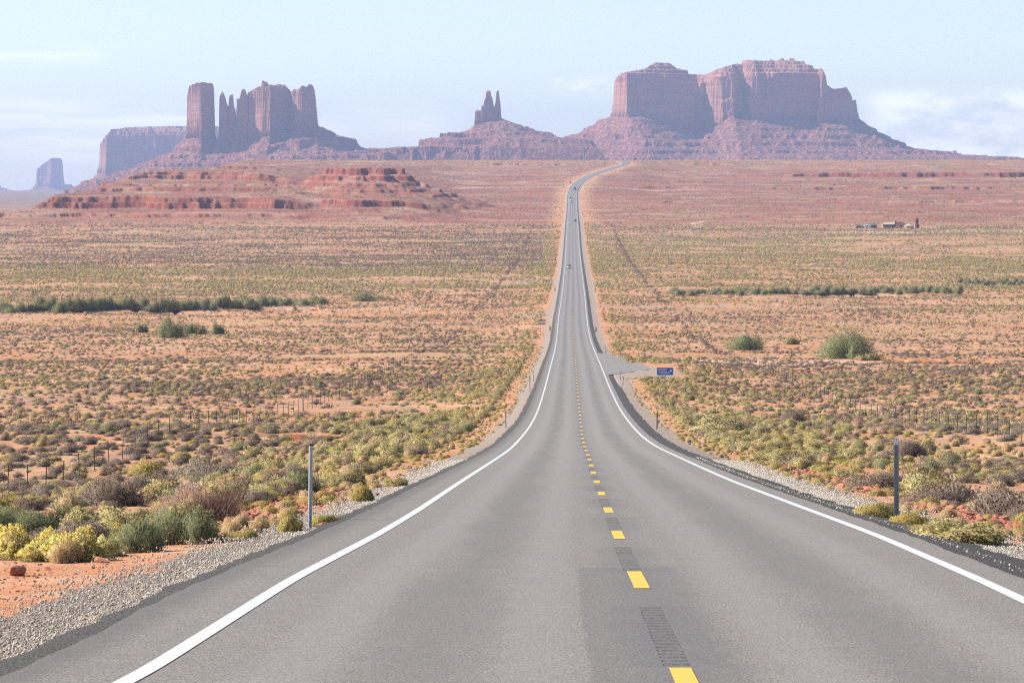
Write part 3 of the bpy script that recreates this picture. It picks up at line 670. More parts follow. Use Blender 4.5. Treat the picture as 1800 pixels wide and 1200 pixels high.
# turnout
ap, _w = apron([(1049.5,620.3),(1055,620.8),(1070,622.5),(1087,626),(1106,631),(1122,635.5),(1133,640.5),(1139,645),(1141,648),(1136,650),(1120,651.3),(1097,655),(1080,657.6),(1069,659.2),(1065,659.6),(1058.5,640),(1054,630)], 'turnout', M_road, 0.016)

# ------------------------------------------------------------------ roadside posts and signs
def post_at(px, py_top, py_bot, Yfix=None):
    x, y_, z = ground_at(px, py_bot, 18 if Yfix is None else Yfix*0.93)
    return x, y_, z, (py_bot-py_top)/F*y_
def holes_plate(root, name, w, h, d, m, hz, hr, n0, z0, z1):
    """flat steel strip pierced with a row of bolt holes"""
    mb = MB()
    zs = [z0+(z1-z0)*i/n0 for i in range(n0+1)]
    return mb, zs
# near left: perforated square tube with a black cap
x, y_, z, h = post_at(544.5, 782, 930)
t = empty('marker_post', (x, y_, z-0.03), 'tall silver square tube post with black top standing in the left gravel shoulder', 'post')
t.rotation_euler = (math.radians(0), math.radians(0.8), math.radians(24))
mb = MB(); w = 0.056; hh = h+0.03
mb.box((0, 0, hh/2), (w, w, hh), bev=0.005); nb_ = set(mb.bm.faces); n_ = int(hh/0.0254/1.0)
for sx, sy in ((0, -1), (-1, 0), (1, 0)):
    for k in range(n_):
        zc_ = 0.02+k*0.0254
        if zc_ < hh-0.06:
            c_ = Vector((sx*(w/2+0.0005), sy*(w/2+0.0005), zc_)); u = Vector((sy, sx, 0)); r_ = 0.0055
            mb.poly([c_+u*math.cos(a)*r_+Vector((0, 0, 1))*math.sin(a)*r_ for a in [2*math.pi*q/6 for q in range(6)]])
for f_ in mb.bm.faces:
    if f_ not in nb_: f_.material_index = 1
o_ = mb.build('tube', M_galv, t); o_.data.materials.append(M_black)
MB().box((0, 0, hh+0.006), (w+0.008, w+0.008, 0.03), bev=0.003).build('cap', M_black, t)
# near right: dark channel post with a white plate on top
x, y_, z, h = post_at(1576, 770, 918)
t = empty('marker_post', (x, y_, z-0.03), 'dark channel post with white two-bolt plate at its top, right of the road', 'post'); t.rotation_euler = (0, math.radians(-0.3), math.radians(-4))
hh = h+0.03; mb = MB()
mb.box((0, 0.01, hh/2), (0.040, 0.006, hh)); mb.box((-0.026, -0.004, hh/2), (0.014, 0.030, hh)); mb.box((0.026, -0.004, hh/2), (0.014, 0.030, hh))
mb.box((-0.038, -0.019, hh/2), (0.014, 0.005, hh)); mb.box((0.038, -0.019, hh/2), (0.014, 0.005, hh)); nb_ = set(mb.bm.faces)
for k in range(int((hh-0.15)/0.0254)): mb.box((0, 0.0055, 0.05+k*0.0254), (0.011, 0.004, 0.011))
for f_ in mb.bm.faces:
    if f_ not in nb_: f_.material_index = 1
o_ = mb.build('channel', M_dgal, t); o_.data.materials.append(M_peb)
pl = MB().box((0, -0.0255, hh-0.05), (0.082, 0.006, 0.13), bev=0.002).build('reflector_plate', M_wht, t)
for q in (-0.09, -0.03): MB().tube([(0, -0.0288, hh+q+0.01), (0, -0.034, hh+q+0.01)], 0.008, 8).build('bolt', M_dgal, pl)
# smaller delineators down the road
def delineator(px, pt, pb, label, top=None, col=None):
    x, y_, z, h = post_at(px, pt, pb)
    t = empty('delineator_post', (x, y_, z-0.05), label, 'post', 'delineator posts along the highway', rz=random.Random(px).uniform(-0.2, 0.2))
    t.rotation_euler = (0, math.radians(random.Random(px+1).uniform(-3, 3)), t.rotation_euler[2])
    hh = h+0.05; mb = MB(); mb.box((0, 0, hh/2), (0.07, 0.012, hh)); mb.box((-0.032, -0.012, hh/2), (0.010, 0.03, hh)); mb.box((0.032, -0.012, hh/2), (0.010, 0.03, hh))
    mb.build('channel', col or M_dgal, t)
    if top == 'black': MB().box((0, -0.03, hh-0.14), (0.095, 0.008, 0.30), bev=0.003).build('reflector_plate', M_black, t)
    else: MB().box((0, -0.03, hh-0.05), (0.08, 0.008, 0.12), bev=0.003).build('reflector_plate', M_wht, t)
delineator(889.5, 720, 752, 'grey delineator among yellow bushes at the left gravel edge', None, M_galv)
delineator(931.5, 664, 690, 'black-topped delineator left of the road, beside a plain grey one', 'black', M_galv)
delineator(937.8, 650, 670, 'plain pale grey delineator just behind the black-topped one on the left', None, M_galv)
delineator(1064.5, 608, 621.5, 'delineator on the far corner of the paved turnout, right of the road', None)
delineator(1090.6, 650.5, 667, 'grey delineator at the near corner of the turnout, farther of the close pair', None, M_galv)
delineator(1094.8, 661.5, 677.5, 'black-topped delineator at the near corner of the turnout, nearer of the close pair', 'black')
delineator(1154.8, 720, 754, 'dark leaning delineator below and left of the blue sign', None, M_dark)

def text_mesh(name, body, size, m, parent, loc, rot=(math.radians(90), 0, 0), sx=1.0):
    cu = bpy.data.curves.new(name, 'FONT'); cu.body = body; cu.size = size; cu.align_x = 'LEFT'; cu.align_y = 'CENTER'; cu.extrude = 0.002; cu.offset = size*0.016; cu.space_character = 1.08
    tmp = bpy.data.objects.new('tmp_text', cu); COL.objects.link(tmp)
    me = bpy.data.meshes.new_from_object(tmp.evaluated_get(bpy.context.evaluated_depsgraph_get())); bpy.data.objects.remove(tmp)
    me.materials.clear(); me.materials.append(m); o = link(name, me, parent); o.location = loc; o.rotation_euler = rot; o.scale = (sx, 1, 1); return o
# blue scenic turnout sign
x, y_, z = ground_at(1169, 706); k = y_/F
t = empty('road_sign', (x, y_, z-0.1), 'blue sign reading SCENIC TURNOUT with white arrow, on a thin post in yellow brush', 'sign')
H0 = (706-659.5)*k+0.1; Wd = 29*k; Hd = 13.8*k
MB().box((0, 0.03, (H0+Hd)/2), (0.07, 0.05, H0+Hd-0.05), bev=0.006).build('post', M_dgal, t)
pn = MB().box((0, -0.012, H0+Hd/2), (Wd, 0.012, Hd), bev=0.004).build('sign_panel', M_blue, t)
mb = MB(); b_ = 0.03; yb = -0.0205
for (cx_, cz_, sx_, sz_) in ((0, H0+b_, Wd-b_, 0.02), (0, H0+Hd-b_, Wd-b_, 0.02), (-Wd/2+b_, H0+Hd/2, 0.02, Hd-2*b_-0.02), (Wd/2-b_, H0+Hd/2, 0.02, Hd-2*b_-0.02)): mb.box((cx_, yb, cz_), (sx_, 0.004, sz_))
mb.build('border', M_sgw, pn)
text_mesh('lettering', 'SCENIC', Hd*0.36, M_sgw, pn, (-Wd*0.40, -0.021, H0+Hd*0.68), sx=0.86)
text_mesh('lettering', 'TURNOUT', Hd*0.36, M_sgw, pn, (-Wd*0.40, -0.021, H0+Hd*0.31), sx=0.80)
a = Hd*0.46; c0 = Vector((Wd*0.31, -0.020, H0+Hd*0.5)); d1 = Vector((1, 0, 1)).normalized(); d2 = Vector((-1, 0, 1)).normalized(); mb = MB()
mb.poly([c0-d1*a*0.62-d2*a*0.10, c0+d1*a*0.08-d2*a*0.10, c0+d1*a*0.08+d2*a*0.10, c0-d1*a*0.62+d2*a*0.10], (0, -0.003, 0))
mb.poly([c0+d1*a*0.09-d2*a*0.34, c0+d1*a*0.70, c0+d1*a*0.09+d2*a*0.34], (0, -0.003, 0)); mb.build('arrow', M_sgw, pn)
# board seen from behind, left
x, y_, z = ground_at(952.5, 592, 400); k = y_/F
t = empty('road_sign', (x, y_, z-0.1), 'grey back of a road sign board with two pale bands, left of the road', 'sign')
for i in (0, 1): MB().box((0, 0, (592-572+i*6.2+2.8)*k-0.0+0.1), (13*k, 0.02, 2.9*k), bev=0.004).build('sign_panel', M_back, t)
MB().box((0, 0, (592-569+2.9)*k), (13*k, 0.012, 0.25*k*10), bev=0.003).build('sign_panel', M_wht, t)
for sx in (-0.25, 0.25): MB().box((sx, 0.04, (592-566)*k/2), (0.08, 0.05, (592-566)*k), bev=0.005).build('post', M_wood, t)
# yellow object markers at the culverts
def object_marker(px, pt, pm, pb, label):
    x, y_, z = ground_at(px, pb, 400); k = y_/F
    t = empty('object_marker', (x, y_, z-0.05), label, 'marker sign', 'yellow object markers at the culverts')
    h1 = (pb-pt)*k; h0_ = (pb-pm)*k; w = 0.32
    MB().box((0, 0.02, h0_/2+0.2), (0.07, 0.03, h0_+0.4)).build('post', M_galv, t)
    p_ = MB().box((0, 0, (h0_+h1)/2), (w, 0.012, h1-h0_), bev=0.003).build('panel', M_yel, t)
    mb = MB(); n = 5
    for q in range(n):
        zc_ = h0_+(h1-h0_)*(q+0.35)/n; s_ = 1 if px < 1000 else -1
        mb.poly([(-w/2, -0.009, zc_+s_*0.06), (w/2, -0.009, zc_-s_*0.06), (w/2, -0.009, zc_-s_*0.06+0.07), (-w/2, -0.009, zc_+s_*0.06+0.07)])
    mb.build('stripes', M_black, p_)
object_marker(967, 572.5, 580.5, 590, 'yellow striped marker left of the road near the grey board')
object_marker(1047.8, 574.5, 582.5, 586.5, 'yellow striped marker right of the road above the turnout')
object_marker(975.6, 506, 511.5, 516, 'small distant yellow marker left of the road above the wash')
object_marker(1046.4, 506, 511.5, 515, 'small distant yellow marker right of the road above the side track')
for (px, pb, lb) in ((991, 322, 'tiny yellow diamond sign left of the far bend'), (1021, 330, 'tiny orange diamond sign right of the far bend')):
    x, y_, z = ground_at(px, pb, 2500); t = empty('warning_sign', (x, y_, z-0.1), lb, 'sign')
    MB().box((0, 0.03, 1.4), (0.08, 0.05, 2.8)).build('post', M_galv, t)
    MB().box((0, 0, 2.5), (1.1, 0.02, 1.1), rot=Matrix.Rotation(math.radians(45), 3, 'Y')).build('panel', M_yel, t)

# ------------------------------------------------------------------ fences: T-posts and barbed wire
def fence(side, pts, label, braces=()):
    """pts: list of (x, y) post positions"""
    x0, y0 = pts[0]; z0 = float(H(x0, y0)); rng = random.Random(side)
    root = empty('wire_fence', (x0, y0, z0), label, 'fence')
    tops = []
    mbp = None
    for i, (x, y_) in enumerate(pts):
        z = float(H(x, y_)); hgt = 1.32*rng.uniform(0.94, 1.04); lean = (rng.uniform(-0.05, 0.05), rng.uniform(-0.05, 0.05))
        tops.append((Vector((x, y_, z)), hgt, lean))
        mb = MB(); b = i in braces
        if b: mb.tube([(0, 0, -0.2), (lean[0], lean[1], hgt*1.08)], [0.075, 0.065], 8)
        else:
            R_ = Matrix.Rotation(0, 3, 'Z')
            mb.box((0, 0, hgt/2-0.1), (0.042, 0.018, hgt+0.2)); mb.box((0, 0.018, hgt/2-0.1), (0.014, 0.022, hgt+0.2))
            for v in mb.bm.verts: v.co.x += lean[0]*v.co.z/hgt; v.co.y += lean[1]*v.co.z/hgt
        o = mb.build('brace_post' if b else 'post', M_wood if b else M_dark, root); o.location = Vector((x, y_, z))-root.location
        if b: o['label'] = 'thick pale wooden brace post'
    for f_ in (0.22, 0.45, 0.68, 0.93):
        mb = MB(); P_ = []
        for (p0, h0_, l0) in tops: P_.append(p0+Vector((l0[0]*f_, l0[1]*f_-0.02, h0_*f_))-root.location)
        Q = []
        for a_v, b_v in zip(P_, P_[1:]): Q += [a_v, (a_v+b_v)/2-Vector((0, 0, 0.03))]
        Q.append(P_[-1]); mb.tube(Q, 0.006, 3); mb.build('wire', M_dgal, root)
    return root
lf = []; y_ = 141.5
while y_ < 610 and len(lf) < 90: lf.append((float(xr(y_))-27.0, y_)); y_ += 5.2
fence(1, lf, 'dark steel T-post and wire fence running beside the road across the left brush', braces=(30, 60))
rf = []; y_ = 176.0
while y_ < 640 and len(rf) < 90: rf.append((float(xr(y_))+27.0, y_)); y_ += 5.2
fence(2, rf, 'dark steel T-post and wire fence running beside the road across the right brush', braces=(19, 44))
for (px, pt, pb, lb) in ((1143, 600, 616, 0), (1196, 585, 603, 0)):
    pass

# ------------------------------------------------------------------ vehicles
def car_paint(name, col):
    m, n, p = mat(name); p.inputs['Base Color'].default_value = (*col, 1); p.inputs['Roughness'].default_value = 0.3; p.inputs['Specular IOR Level'].default_value = 0.5; p.inputs['Coat Weight'].default_value = 0.6; p.inputs['Metallic'].default_value = 0.15; return m
def build_vehicle(px, py, label, paint_, kind='suv', away=False, name='car', top=None):
    t_ = np.geomspace(200, 4300, 9000); i = np.nonzero((HOR-py)/F*t_ <= zr(t_))[0]; yy = float(t_[i[0]]) if len(i) else 4000.0
    if yy > 3990 and kind == 'crest': yy = 4000
    xx = (px-900)/F*yy; zz = float(zr(yy))
    slope = math.atan2(float(zr(yy+2)-zr(yy-2)), 4)
    root = empty(name, (xx, yy, zz+0.01), label, 'truck' if kind == 'truck' else ('van' if kind == 'van' else 'car'))
    root.rotation_euler = (slope if away else -slope, 0, 0 if away else math.pi)
    # vehicle points +Y (its nose), so an oncoming one is turned round
    if kind == 'truck': W, L = 2.4, 8.0
    elif kind == 'van': W, L = 2.1, 6.0
    else: W, L = 1.9, 4.8
    hw = W/2
    def loft(prof, name_, m, wb, wt, zsplit):
        """side outline extruded across, narrowing above zsplit"""
        mb = MB(); n = len(prof); A = []; B = []
        for (yq, zq) in prof:
            w_ = wb if zq <= zsplit else wt+(wb-wt)*max(0, 1-(zq-zsplit)/0.55)
            A.append(mb.bm.verts.new((-w_/2, yq, zq))); B.append(mb.bm.verts.new((w_/2, yq, zq)))
        mb.bm.faces.new(A[::-1]); mb.bm.faces.new(B)
        for q in range(n): mb.bm.faces.new((A[q], A[(q+1) % n], B[(q+1) % n], B[q]))
        es = [e for e in mb.bm.edges if abs(e.verts[0].co.x-e.verts[1].co.x) < 0.01 or True]
        bmesh.ops.bevel(mb.bm, geom=es, offset=0.05, segments=2, affect='EDGES')
        return mb.build(name_, m, root, True)
    if kind == 'truck':
        loft([(L/2-0.1, 0.45), (L/2, 0.6), (L/2, 1.35), (L/2-0.35, 2.3), (L/2-1.9, 2.35), (L/2-1.9, 0.45)], 'cab', paint_, W-0.2, W-0.35, 1.4)
        MB().box((0, -0.95, 2.0), (W, L-2.2, 2.6), bev=0.04).build('cargo_box', M_back if False else paint_, root)
        MB().box((0, -0.3, 0.52), (1.1, L-0.8, 0.3)).build('chassis', M_black, root)
        MB().box((0, -L/2+0.02+0.12, 1.9), (W-0.3, 0.06, 2.1), bev=0.01).build('rear_door', M_dgal, root)
        gl = [((0, L/2-0.14, 1.8), (W-0.5, 0.05, 0.62), math.radians(20))]
        for c_, s_, an in gl: MB().box(c_, s_, rot=Matrix.Rotation(an, 3, 'X')).build('windscreen', M_glass, root)
        wy = (L/2-1.1, -L/2+1.7); wr_ = 0.48
    else:
        roof = 1.62 if kind == 'suv' else (2.35 if kind == 'van' else 1.45); hood = 1.02 if kind != 'van' else 1.2; gz = 0.28
        if kind == 'van': prof = [(L/2-0.05, gz), (L/2, 0.75), (L/2-0.1, 1.15), (L/2-0.9, 1.35), (-L/2, 1.35), (-L/2, gz+0.1)]; cab = [(L/2-0.95, 1.34), (L/2-1.55, roof-0.06), (L/2-1.9, roof), (-L/2+0.1, roof), (-L/2+0.02, 1.34)]
        elif kind == 'pickup': prof = [(L/2-0.05, gz), (L/2, 0.7), (L/2-0.1, hood), (L/2-1.4, hood+0.06), (-L/2, hood+0.04), (-L/2, gz+0.15)]; cab = [(L/2-1.3, hood+0.04), (L/2-2.0, roof+0.25), (L/2-3.3, roof+0.25), (L/2-3.55, hood+0.04)]
        else: prof = [(L/2-0.08, gz), (L/2, 0.62), (L/2-0.12, 0.9), (L/2-1.25, hood), (-L/2+0.05, hood+0.02), (-L/2, 0.7), (-L/2+0.08, gz+0.06)]; cab = [(L/2-1.15, hood), (L/2-1.95, roof-0.05), (L/2-2.3, roof), (-L/2+0.75, roof-0.02), (-L/2+0.12, hood+0.01)]
        loft(prof, 'body', paint_, W, W, 9)
        loft(cab, 'cabin', top or paint_, W-0.08, W-0.42, hood)
        # windscreen, rear window and side windows as thin glass laid on the cabin
        def glass(a_, b_, wlo, whi, nm):
            a_ = Vector((0, *a_)); b_ = Vector((0, *b_)); nrm = Vector((0, (b_.z-a_.z), -(b_.y-a_.y))).normalized()
            if nm == 'windscreen': nrm = nrm if nrm.y > 0 else -nrm
            else: nrm = nrm if nrm.y < 0 else -nrm
            o_ = nrm*0.012; a2 = a_.lerp(b_, 0.08)+o_; b2 = a_.lerp(b_, 0.90)+o_
            MB().poly([(-wlo/2, a2.y, a2.z), (wlo/2, a2.y, a2.z), (whi/2, b2.y, b2.z), (-whi/2, b2.y, b2.z)], nrm*0.01).build(nm, M_glass, root)
        glass(cab[0], cab[1], W-0.22, W-0.52, 'windscreen'); glass(cab[-1], cab[-2], W-0.24, W-0.54, 'rear_window')
        for sx in (-1, 1):
            zt_ = (cab[1][1]+cab[-2][1])/2-0.10; zb_ = hood+0.07
            xb_ = sx*((W-0.08)/2+0.012); xt_ = sx*((W-0.42)/2+0.035)
            MB().poly([(xb_, cab[0][0]-0.25, zb_), (xt_+sx*0.02, cab[1][0]-0.1, zt_), (xt_+sx*0.02, cab[-2][0]+0.15, zt_), (xb_, cab[-1][0]+0.3, zb_)], (sx*0.01, 0, 0)).build('side_window', M_glass, root)
        MB().box((0, L/2-0.02, 0.62), (W*0.5, 0.06, 0.2), bev=0.01).build('grille', M_black, root)
        MB().box((0, L/2-0.03, 0.40), (W*0.94, 0.12, 0.16), bev=0.03).build('bumper', M_black, root)
        for sx in (-1, 1):
            MB().box((sx*(hw-0.26), L/2-0.05, 0.74), (0.36, 0.12, 0.17), bev=0.03).build('headlight', M_lamp, root)
            MB().box((sx*(hw-0.2), -L/2+0.01, 0.85), (0.24, 0.08, 0.24), bev=0.02).build('tail_light', M_red, root)
            MB().box((sx*(hw+0.06), cab[0][0]-0.25, hood+0.1), (0.18, 0.12, 0.13), bev=0.02).build('mirror', paint_, root)
        wy = (L/2-0.95, -L/2+0.95); wr_ = 0.36
    for sx in (-1, 1):
        for q in wy:
            w_ = MB().tube([(sx*(hw-0.22), q, wr_), (sx*(hw+0.01), q, wr_)], wr_, 18).build('wheel', M_tyre, root)
            MB().tube([(sx*(hw+0.0), q, wr_), (sx*(hw+0.02), q, wr_)], wr_*0.6, 12).build('rim', M_galv, w_)
    return root
P_silver = car_paint('silver_car_paint', (0.62, 0.64, 0.66)); P_white = car_paint('white_car_paint', (0.82, 0.82, 0.82)); P_blk = car_paint('black_car_paint', (0.012, 0.012, 0.014))
P_red = car_paint('red_car_paint', (0.35, 0.02, 0.025)); P_dkb = car_paint('dark_blue_grey_paint', (0.035, 0.045, 0.055)); P_grn = car_paint('grey_green_paint', (0.10, 0.13, 0.14))
build_vehicle(1000.2, 471.8, 'silver oncoming car with dark windscreen, nearest vehicle on the road', P_silver, top=P_blk)
build_vehicle(1011, 389.5, 'black car driving away in the right lane', P_blk, away=True)
build_vehicle(1003.6, 357, 'white car, nearer of the two white ones in the oncoming queue', P_white)
build_vehicle(1003.6, 353.2, 'white car right behind the nearer white car in the queue', P_white, kind='pickup')
build_vehicle(1002.6, 349.4, 'small red car at the back of the oncoming queue', P_red)
build_vehicle(1010.6, 334, 'large grey-green box truck driving away near the far bend', P_grn, kind='truck', away=True, name='box_truck')
build_vehicle(1002.2, 330.3, 'white car coming on beside the box truck', P_white)
build_vehicle(1002.7, 321.8, 'dark car coming round the far bend', P_dkb)
build_vehicle(1125.8, 284.3, 'white van at the crest where the road meets the skyline', P_white, kind='van', name='van')

# ------------------------------------------------------------------ homestead far right
bx, by, bz = ground_at(1560, 401, 1500); bk = by/F
def fx(zx): return ((1480+zx/11.25)-900)*bk          # zoomed column -> x
M_wall = plain('tan_stucco', (0.48, 0.33, 0.24), 0.9); M_roof = plain('dusty_shingle_roof', (0.42, 0.32, 0.23), 0.9); M_trim = plain('dark_brown_trim', (0.12, 0.06, 0.05), 0.8)
M_win = plain('dark_window', (0.03, 0.03, 0.04), 0.2, 0, 0.5); M_door = plain('cream_door', (0.6, 0.52, 0.40), 0.7); M_tank = plain('dark_rusted_tank', (0.055, 0.03, 0.035), 0.7); M_greyw = plain('grey_shed_boards', (0.16, 0.14, 0.15), 0.9)
def gz(x_, y_=None): return float(H(x_, by if y_ is None else y_))
def gable_roof(root, cx_, w, d, z0, z1, over, m, name='roof'):
    a = w/2+over; b = d/2+over; th = 0.18; mb = MB()
    for s in (-1, 1): mb.poly([(cx_-a, s*b, z0-0.12), (cx_+a, s*b, z0-0.12), (cx_+a, 0, z1), (cx_-a, 0, z1)], (0, 0, th))
    return mb.build(name, m, root)
def opening(root, nm, m, c_, s_, frame=None):
    o = MB().box(c_, s_, bev=0.01).build(nm, m, root)
    if frame is not None:
        mb = MB(); x_, y2, z_ = c_; w, d, h = s_
        for (cx2, cz2, sw, sh) in ((x_-w/2-0.05, z_, 0.1, h+0.2), (x_+w/2+0.05, z_, 0.1, h+0.2), (x_, z_+h/2+0.05, w, 0.1), (x_, z_-h/2-0.05, w, 0.1)): mb.box((cx2, y2-0.03, cz2), (sw, d, sh))
        mb.build('frame', frame, o)
    return o
# ranch house: long low porch wing and a gabled end bay turned to the viewer
xa = fx(805); xb = fx(1055); xc = fx(1250); cx0 = (xa+xc)/2
r = empty('ranch_house', (cx0, by+4, gz(cx0, by+4)-0.1), 'low tan ranch house with long porch and dark gable end', 'house'); L0 = xa-cx0; L1 = xb-cx0; L2 = xc-cx0
wl_ = L1-L0; wg = L2-L1
MB().box(((L0+L1)/2, 1.2, 1.35), (wl_-0.6, 6.0, 2.7)).build('wall', M_wall, r)
MB().box(((L1+L2)/2, 0.4, 1.40), (wg-0.8, 7.4, 2.8)).build('wall', M_wall, r)
mb = MB(); a0 = L0-0.2; a1 = L1+0.2
mb.poly([(a0, -3.2, 2.35), (a1, -3.2, 2.35), (a1, 1.2, 3.9), (a0+2.2, 1.2, 3.9)], (0, 0, 0.16)); mb.poly([(a0, 4.8, 2.5), (a1, 4.8, 2.5), (a1, 1.2, 3.92), (a0+2.2, 1.2, 3.92)], (0, 0, 0.16)); rf_ = mb.build('roof', M_roof, r)
mb = MB(); mb.box(((a0+a1)/2, -3.24, 2.30), (a1-a0, 0.10, 0.26)); mb.build('fascia', M_trim, rf_)
mb = MB(); gm_ = (L1+L2)/2
for s in (-1, 1): mb.poly([(gm_+s*(wg/2+0.5), -3.9, 2.62), (gm_+s*(wg/2+0.5), 4.4, 2.62), (gm_, 4.4, 4.1), (gm_, -3.9, 4.1)], (0, 0, 0.2))
mb.build('roof', M_trim, r)
MB().poly([(gm_-wg/2+0.5, -3.30, 2.8), (gm_+wg/2-0.5, -3.30, 2.8), (gm_, -3.30, 4.0)], (0, 7.2, 0)).build('gable_wall', M_wall, r)
ch = MB().box((L1+0.9, 0.2, 3.7), (0.9, 0.9, 2.3), bev=0.04).build('chimney', M_trim, r)
for k in range(5): MB().box((L0+0.3+k*(wl_-0.8)/4, -3.0, 1.15), (0.16, 0.16, 2.3)).build('porch_post', M_trim, r)
opening(r, 'door', M_door, (L0+4.6, -1.85, 1.05), (1.0, 0.08, 2.0), M_trim)
for q in (1.6, 3.0, 6.4): opening(r, 'window', M_win, (L0+q, -1.85, 1.5), (1.1, 0.08, 1.0), M_door)
opening(r, 'window', M_win, (gm_+0.6, -3.34, 1.6), (1.4, 0.08, 1.1), M_door)
# hogan
xa = fx(1215); xb = fx(1428); cx0 = (xa+xb)/2; w = (xb-xa)
r = empty('hogan', (cx0, by-2, gz(cx0, by-2)-0.1), 'round tan hut with low conical roof in front of the house corner', 'hut')
mb = MB(); mb.tube([(0, 0, 0), (0, 0, 1.5)], w*0.44, 8); mb.build('wall', M_wall, r)
mb = MB(); mb.tube([(0, 0, 1.45), (0, 0, 1.6), (0, 0, 2.9)], [w*0.5, w*0.5, 0.35], 8); mb.build('roof', M_roof, r)
MB().tube([(0.5, 0, 2.6), (0.5, 0, 3.3)], 0.12, 8).build('stovepipe', M_dgal, r)
opening(r, 'door', M_trim, (-w*0.14, -w*0.44-0.01, 0.8), (0.9, 0.1, 1.5), M_door)
# tank tower
xa = fx(1440); xb = fx(1532); cx0 = (xa+xb)/2
r = empty('tank_tower', (cx0, by+2, gz(cx0, by+2)-0.1), 'tall dark tank standing on a tan block base at the right end of the homestead', 'tank tower')
MB().box((-0.7, 0, 1.4), (1.5, 2.4, 2.8), bev=0.03, taper=(0.8, 0.9)).build('base', M_wall, r)
MB().box((0.85, 0.2, 1.2), (1.3, 1.8, 2.4), bev=0.03).build('lean_to', M_trim, r)
MB().tube([(0.05, 0.2, 2.5), (0.12, 0.2, 2.7), (0.3, 0.2, 6.4), (0.32, 0.2, 6.5)], [0.85, 0.95, 0.95, 0.7], 14).build('tank', M_tank, r)
for s in (-0.7, 0.7): MB().box((0.1+s, -0.6, 1.4), (0.14, 0.14, 2.9)).build('leg', M_trim, r)
# grey shed
xa = fx(572); xb = fx(708); cx0 = (xa+xb)/2; w = xb-xa
r = empty('shed', (cx0, by+4, gz(cx0, by+4)-0.1), 'dark grey board shed between the bare tree and the house', 'shed')
MB().box((0, 0, 1.15), (w-0.4, 3.4, 2.3)).build('wall', M_greyw, r); MB().box((0, 0, 2.42), (w, 4.0, 0.16), rot=Matrix.Rotation(math.radians(4), 3, 'X')).build('roof', M_dgal, r)
opening(r, 'door', M_win, (0.6, -1.72, 0.95), (1.0, 0.06, 1.8), M_trim)
# white privy
cx0 = fx(156); r = empty('outhouse', (cx0, by, gz(cx0, by)-0.1), 'small white upright outhouse at the left end of the homestead', 'outhouse')
MB().box((0, 0, 0.95), (1.0, 1.3, 1.9), bev=0.02).build('wall', M_wht, r); MB().box((0, -0.02, 1.98), (1.3, 1.6, 0.1), rot=Matrix.Rotation(math.radians(6), 3, 'X')).build('roof', M_trim, r)
MB().box((0.52, 0, 0.9), (0.05, 0.7, 1.6)).build('door', M_trim, r)
# white camper with a raised awning
cx0 = fx(500); r = empty('camper_trailer', (cx0, by+1, gz(cx0, by+1)-0.05), 'white camper trailer with rooftop box beside the bare trees', 'trailer')
MB().box((0, 0, 1.35), (4.2, 2.1, 1.7), bev=0.18).build('body', M_wht, r)
MB().box((0.3, 0, 2.42), (1.9, 1.5, 0.42), bev=0.08).build('roof_box', M_wht, r)
for q in (-1.2, 0.2): opening(r, 'window', M_win, (q, -1.07, 1.55), (0.8, 0.04, 0.5), M_galv)
opening(r, 'door', M_galv, (1.35, -1.07, 1.2), (0.6, 0.04, 1.3))
for q in (-0.5, 0.5): MB().tube([(q, -1.06, 0.33), (q, -0.84, 0.33)], 0.33, 14).build('wheel', M_tyre, r)
MB().tube([(2.1, 0, 0.5), (3.1, 0, 0.5)], 0.05, 6).build('tow_bar', M_dgal, r)
def parked(zx, label, paint_, rz):
    # parked at the homestead, side on
    v = build_vehicle(1000, 400, label, paint_); v.name = 'parked_car'; cx_ = fx(zx); v.location = (cx_, by+2, gz(cx_, by+2)); v.rotation_euler = (0, 0, rz); return v
parked(330, 'dark blue-grey car parked at the homestead, left of the maroon one', P_dkb, math.radians(80)); parked(392, 'dark maroon car parked at the homestead beside the camper trailer', car_paint('maroon_paint', (0.09, 0.015, 0.02)), math.radians(20))
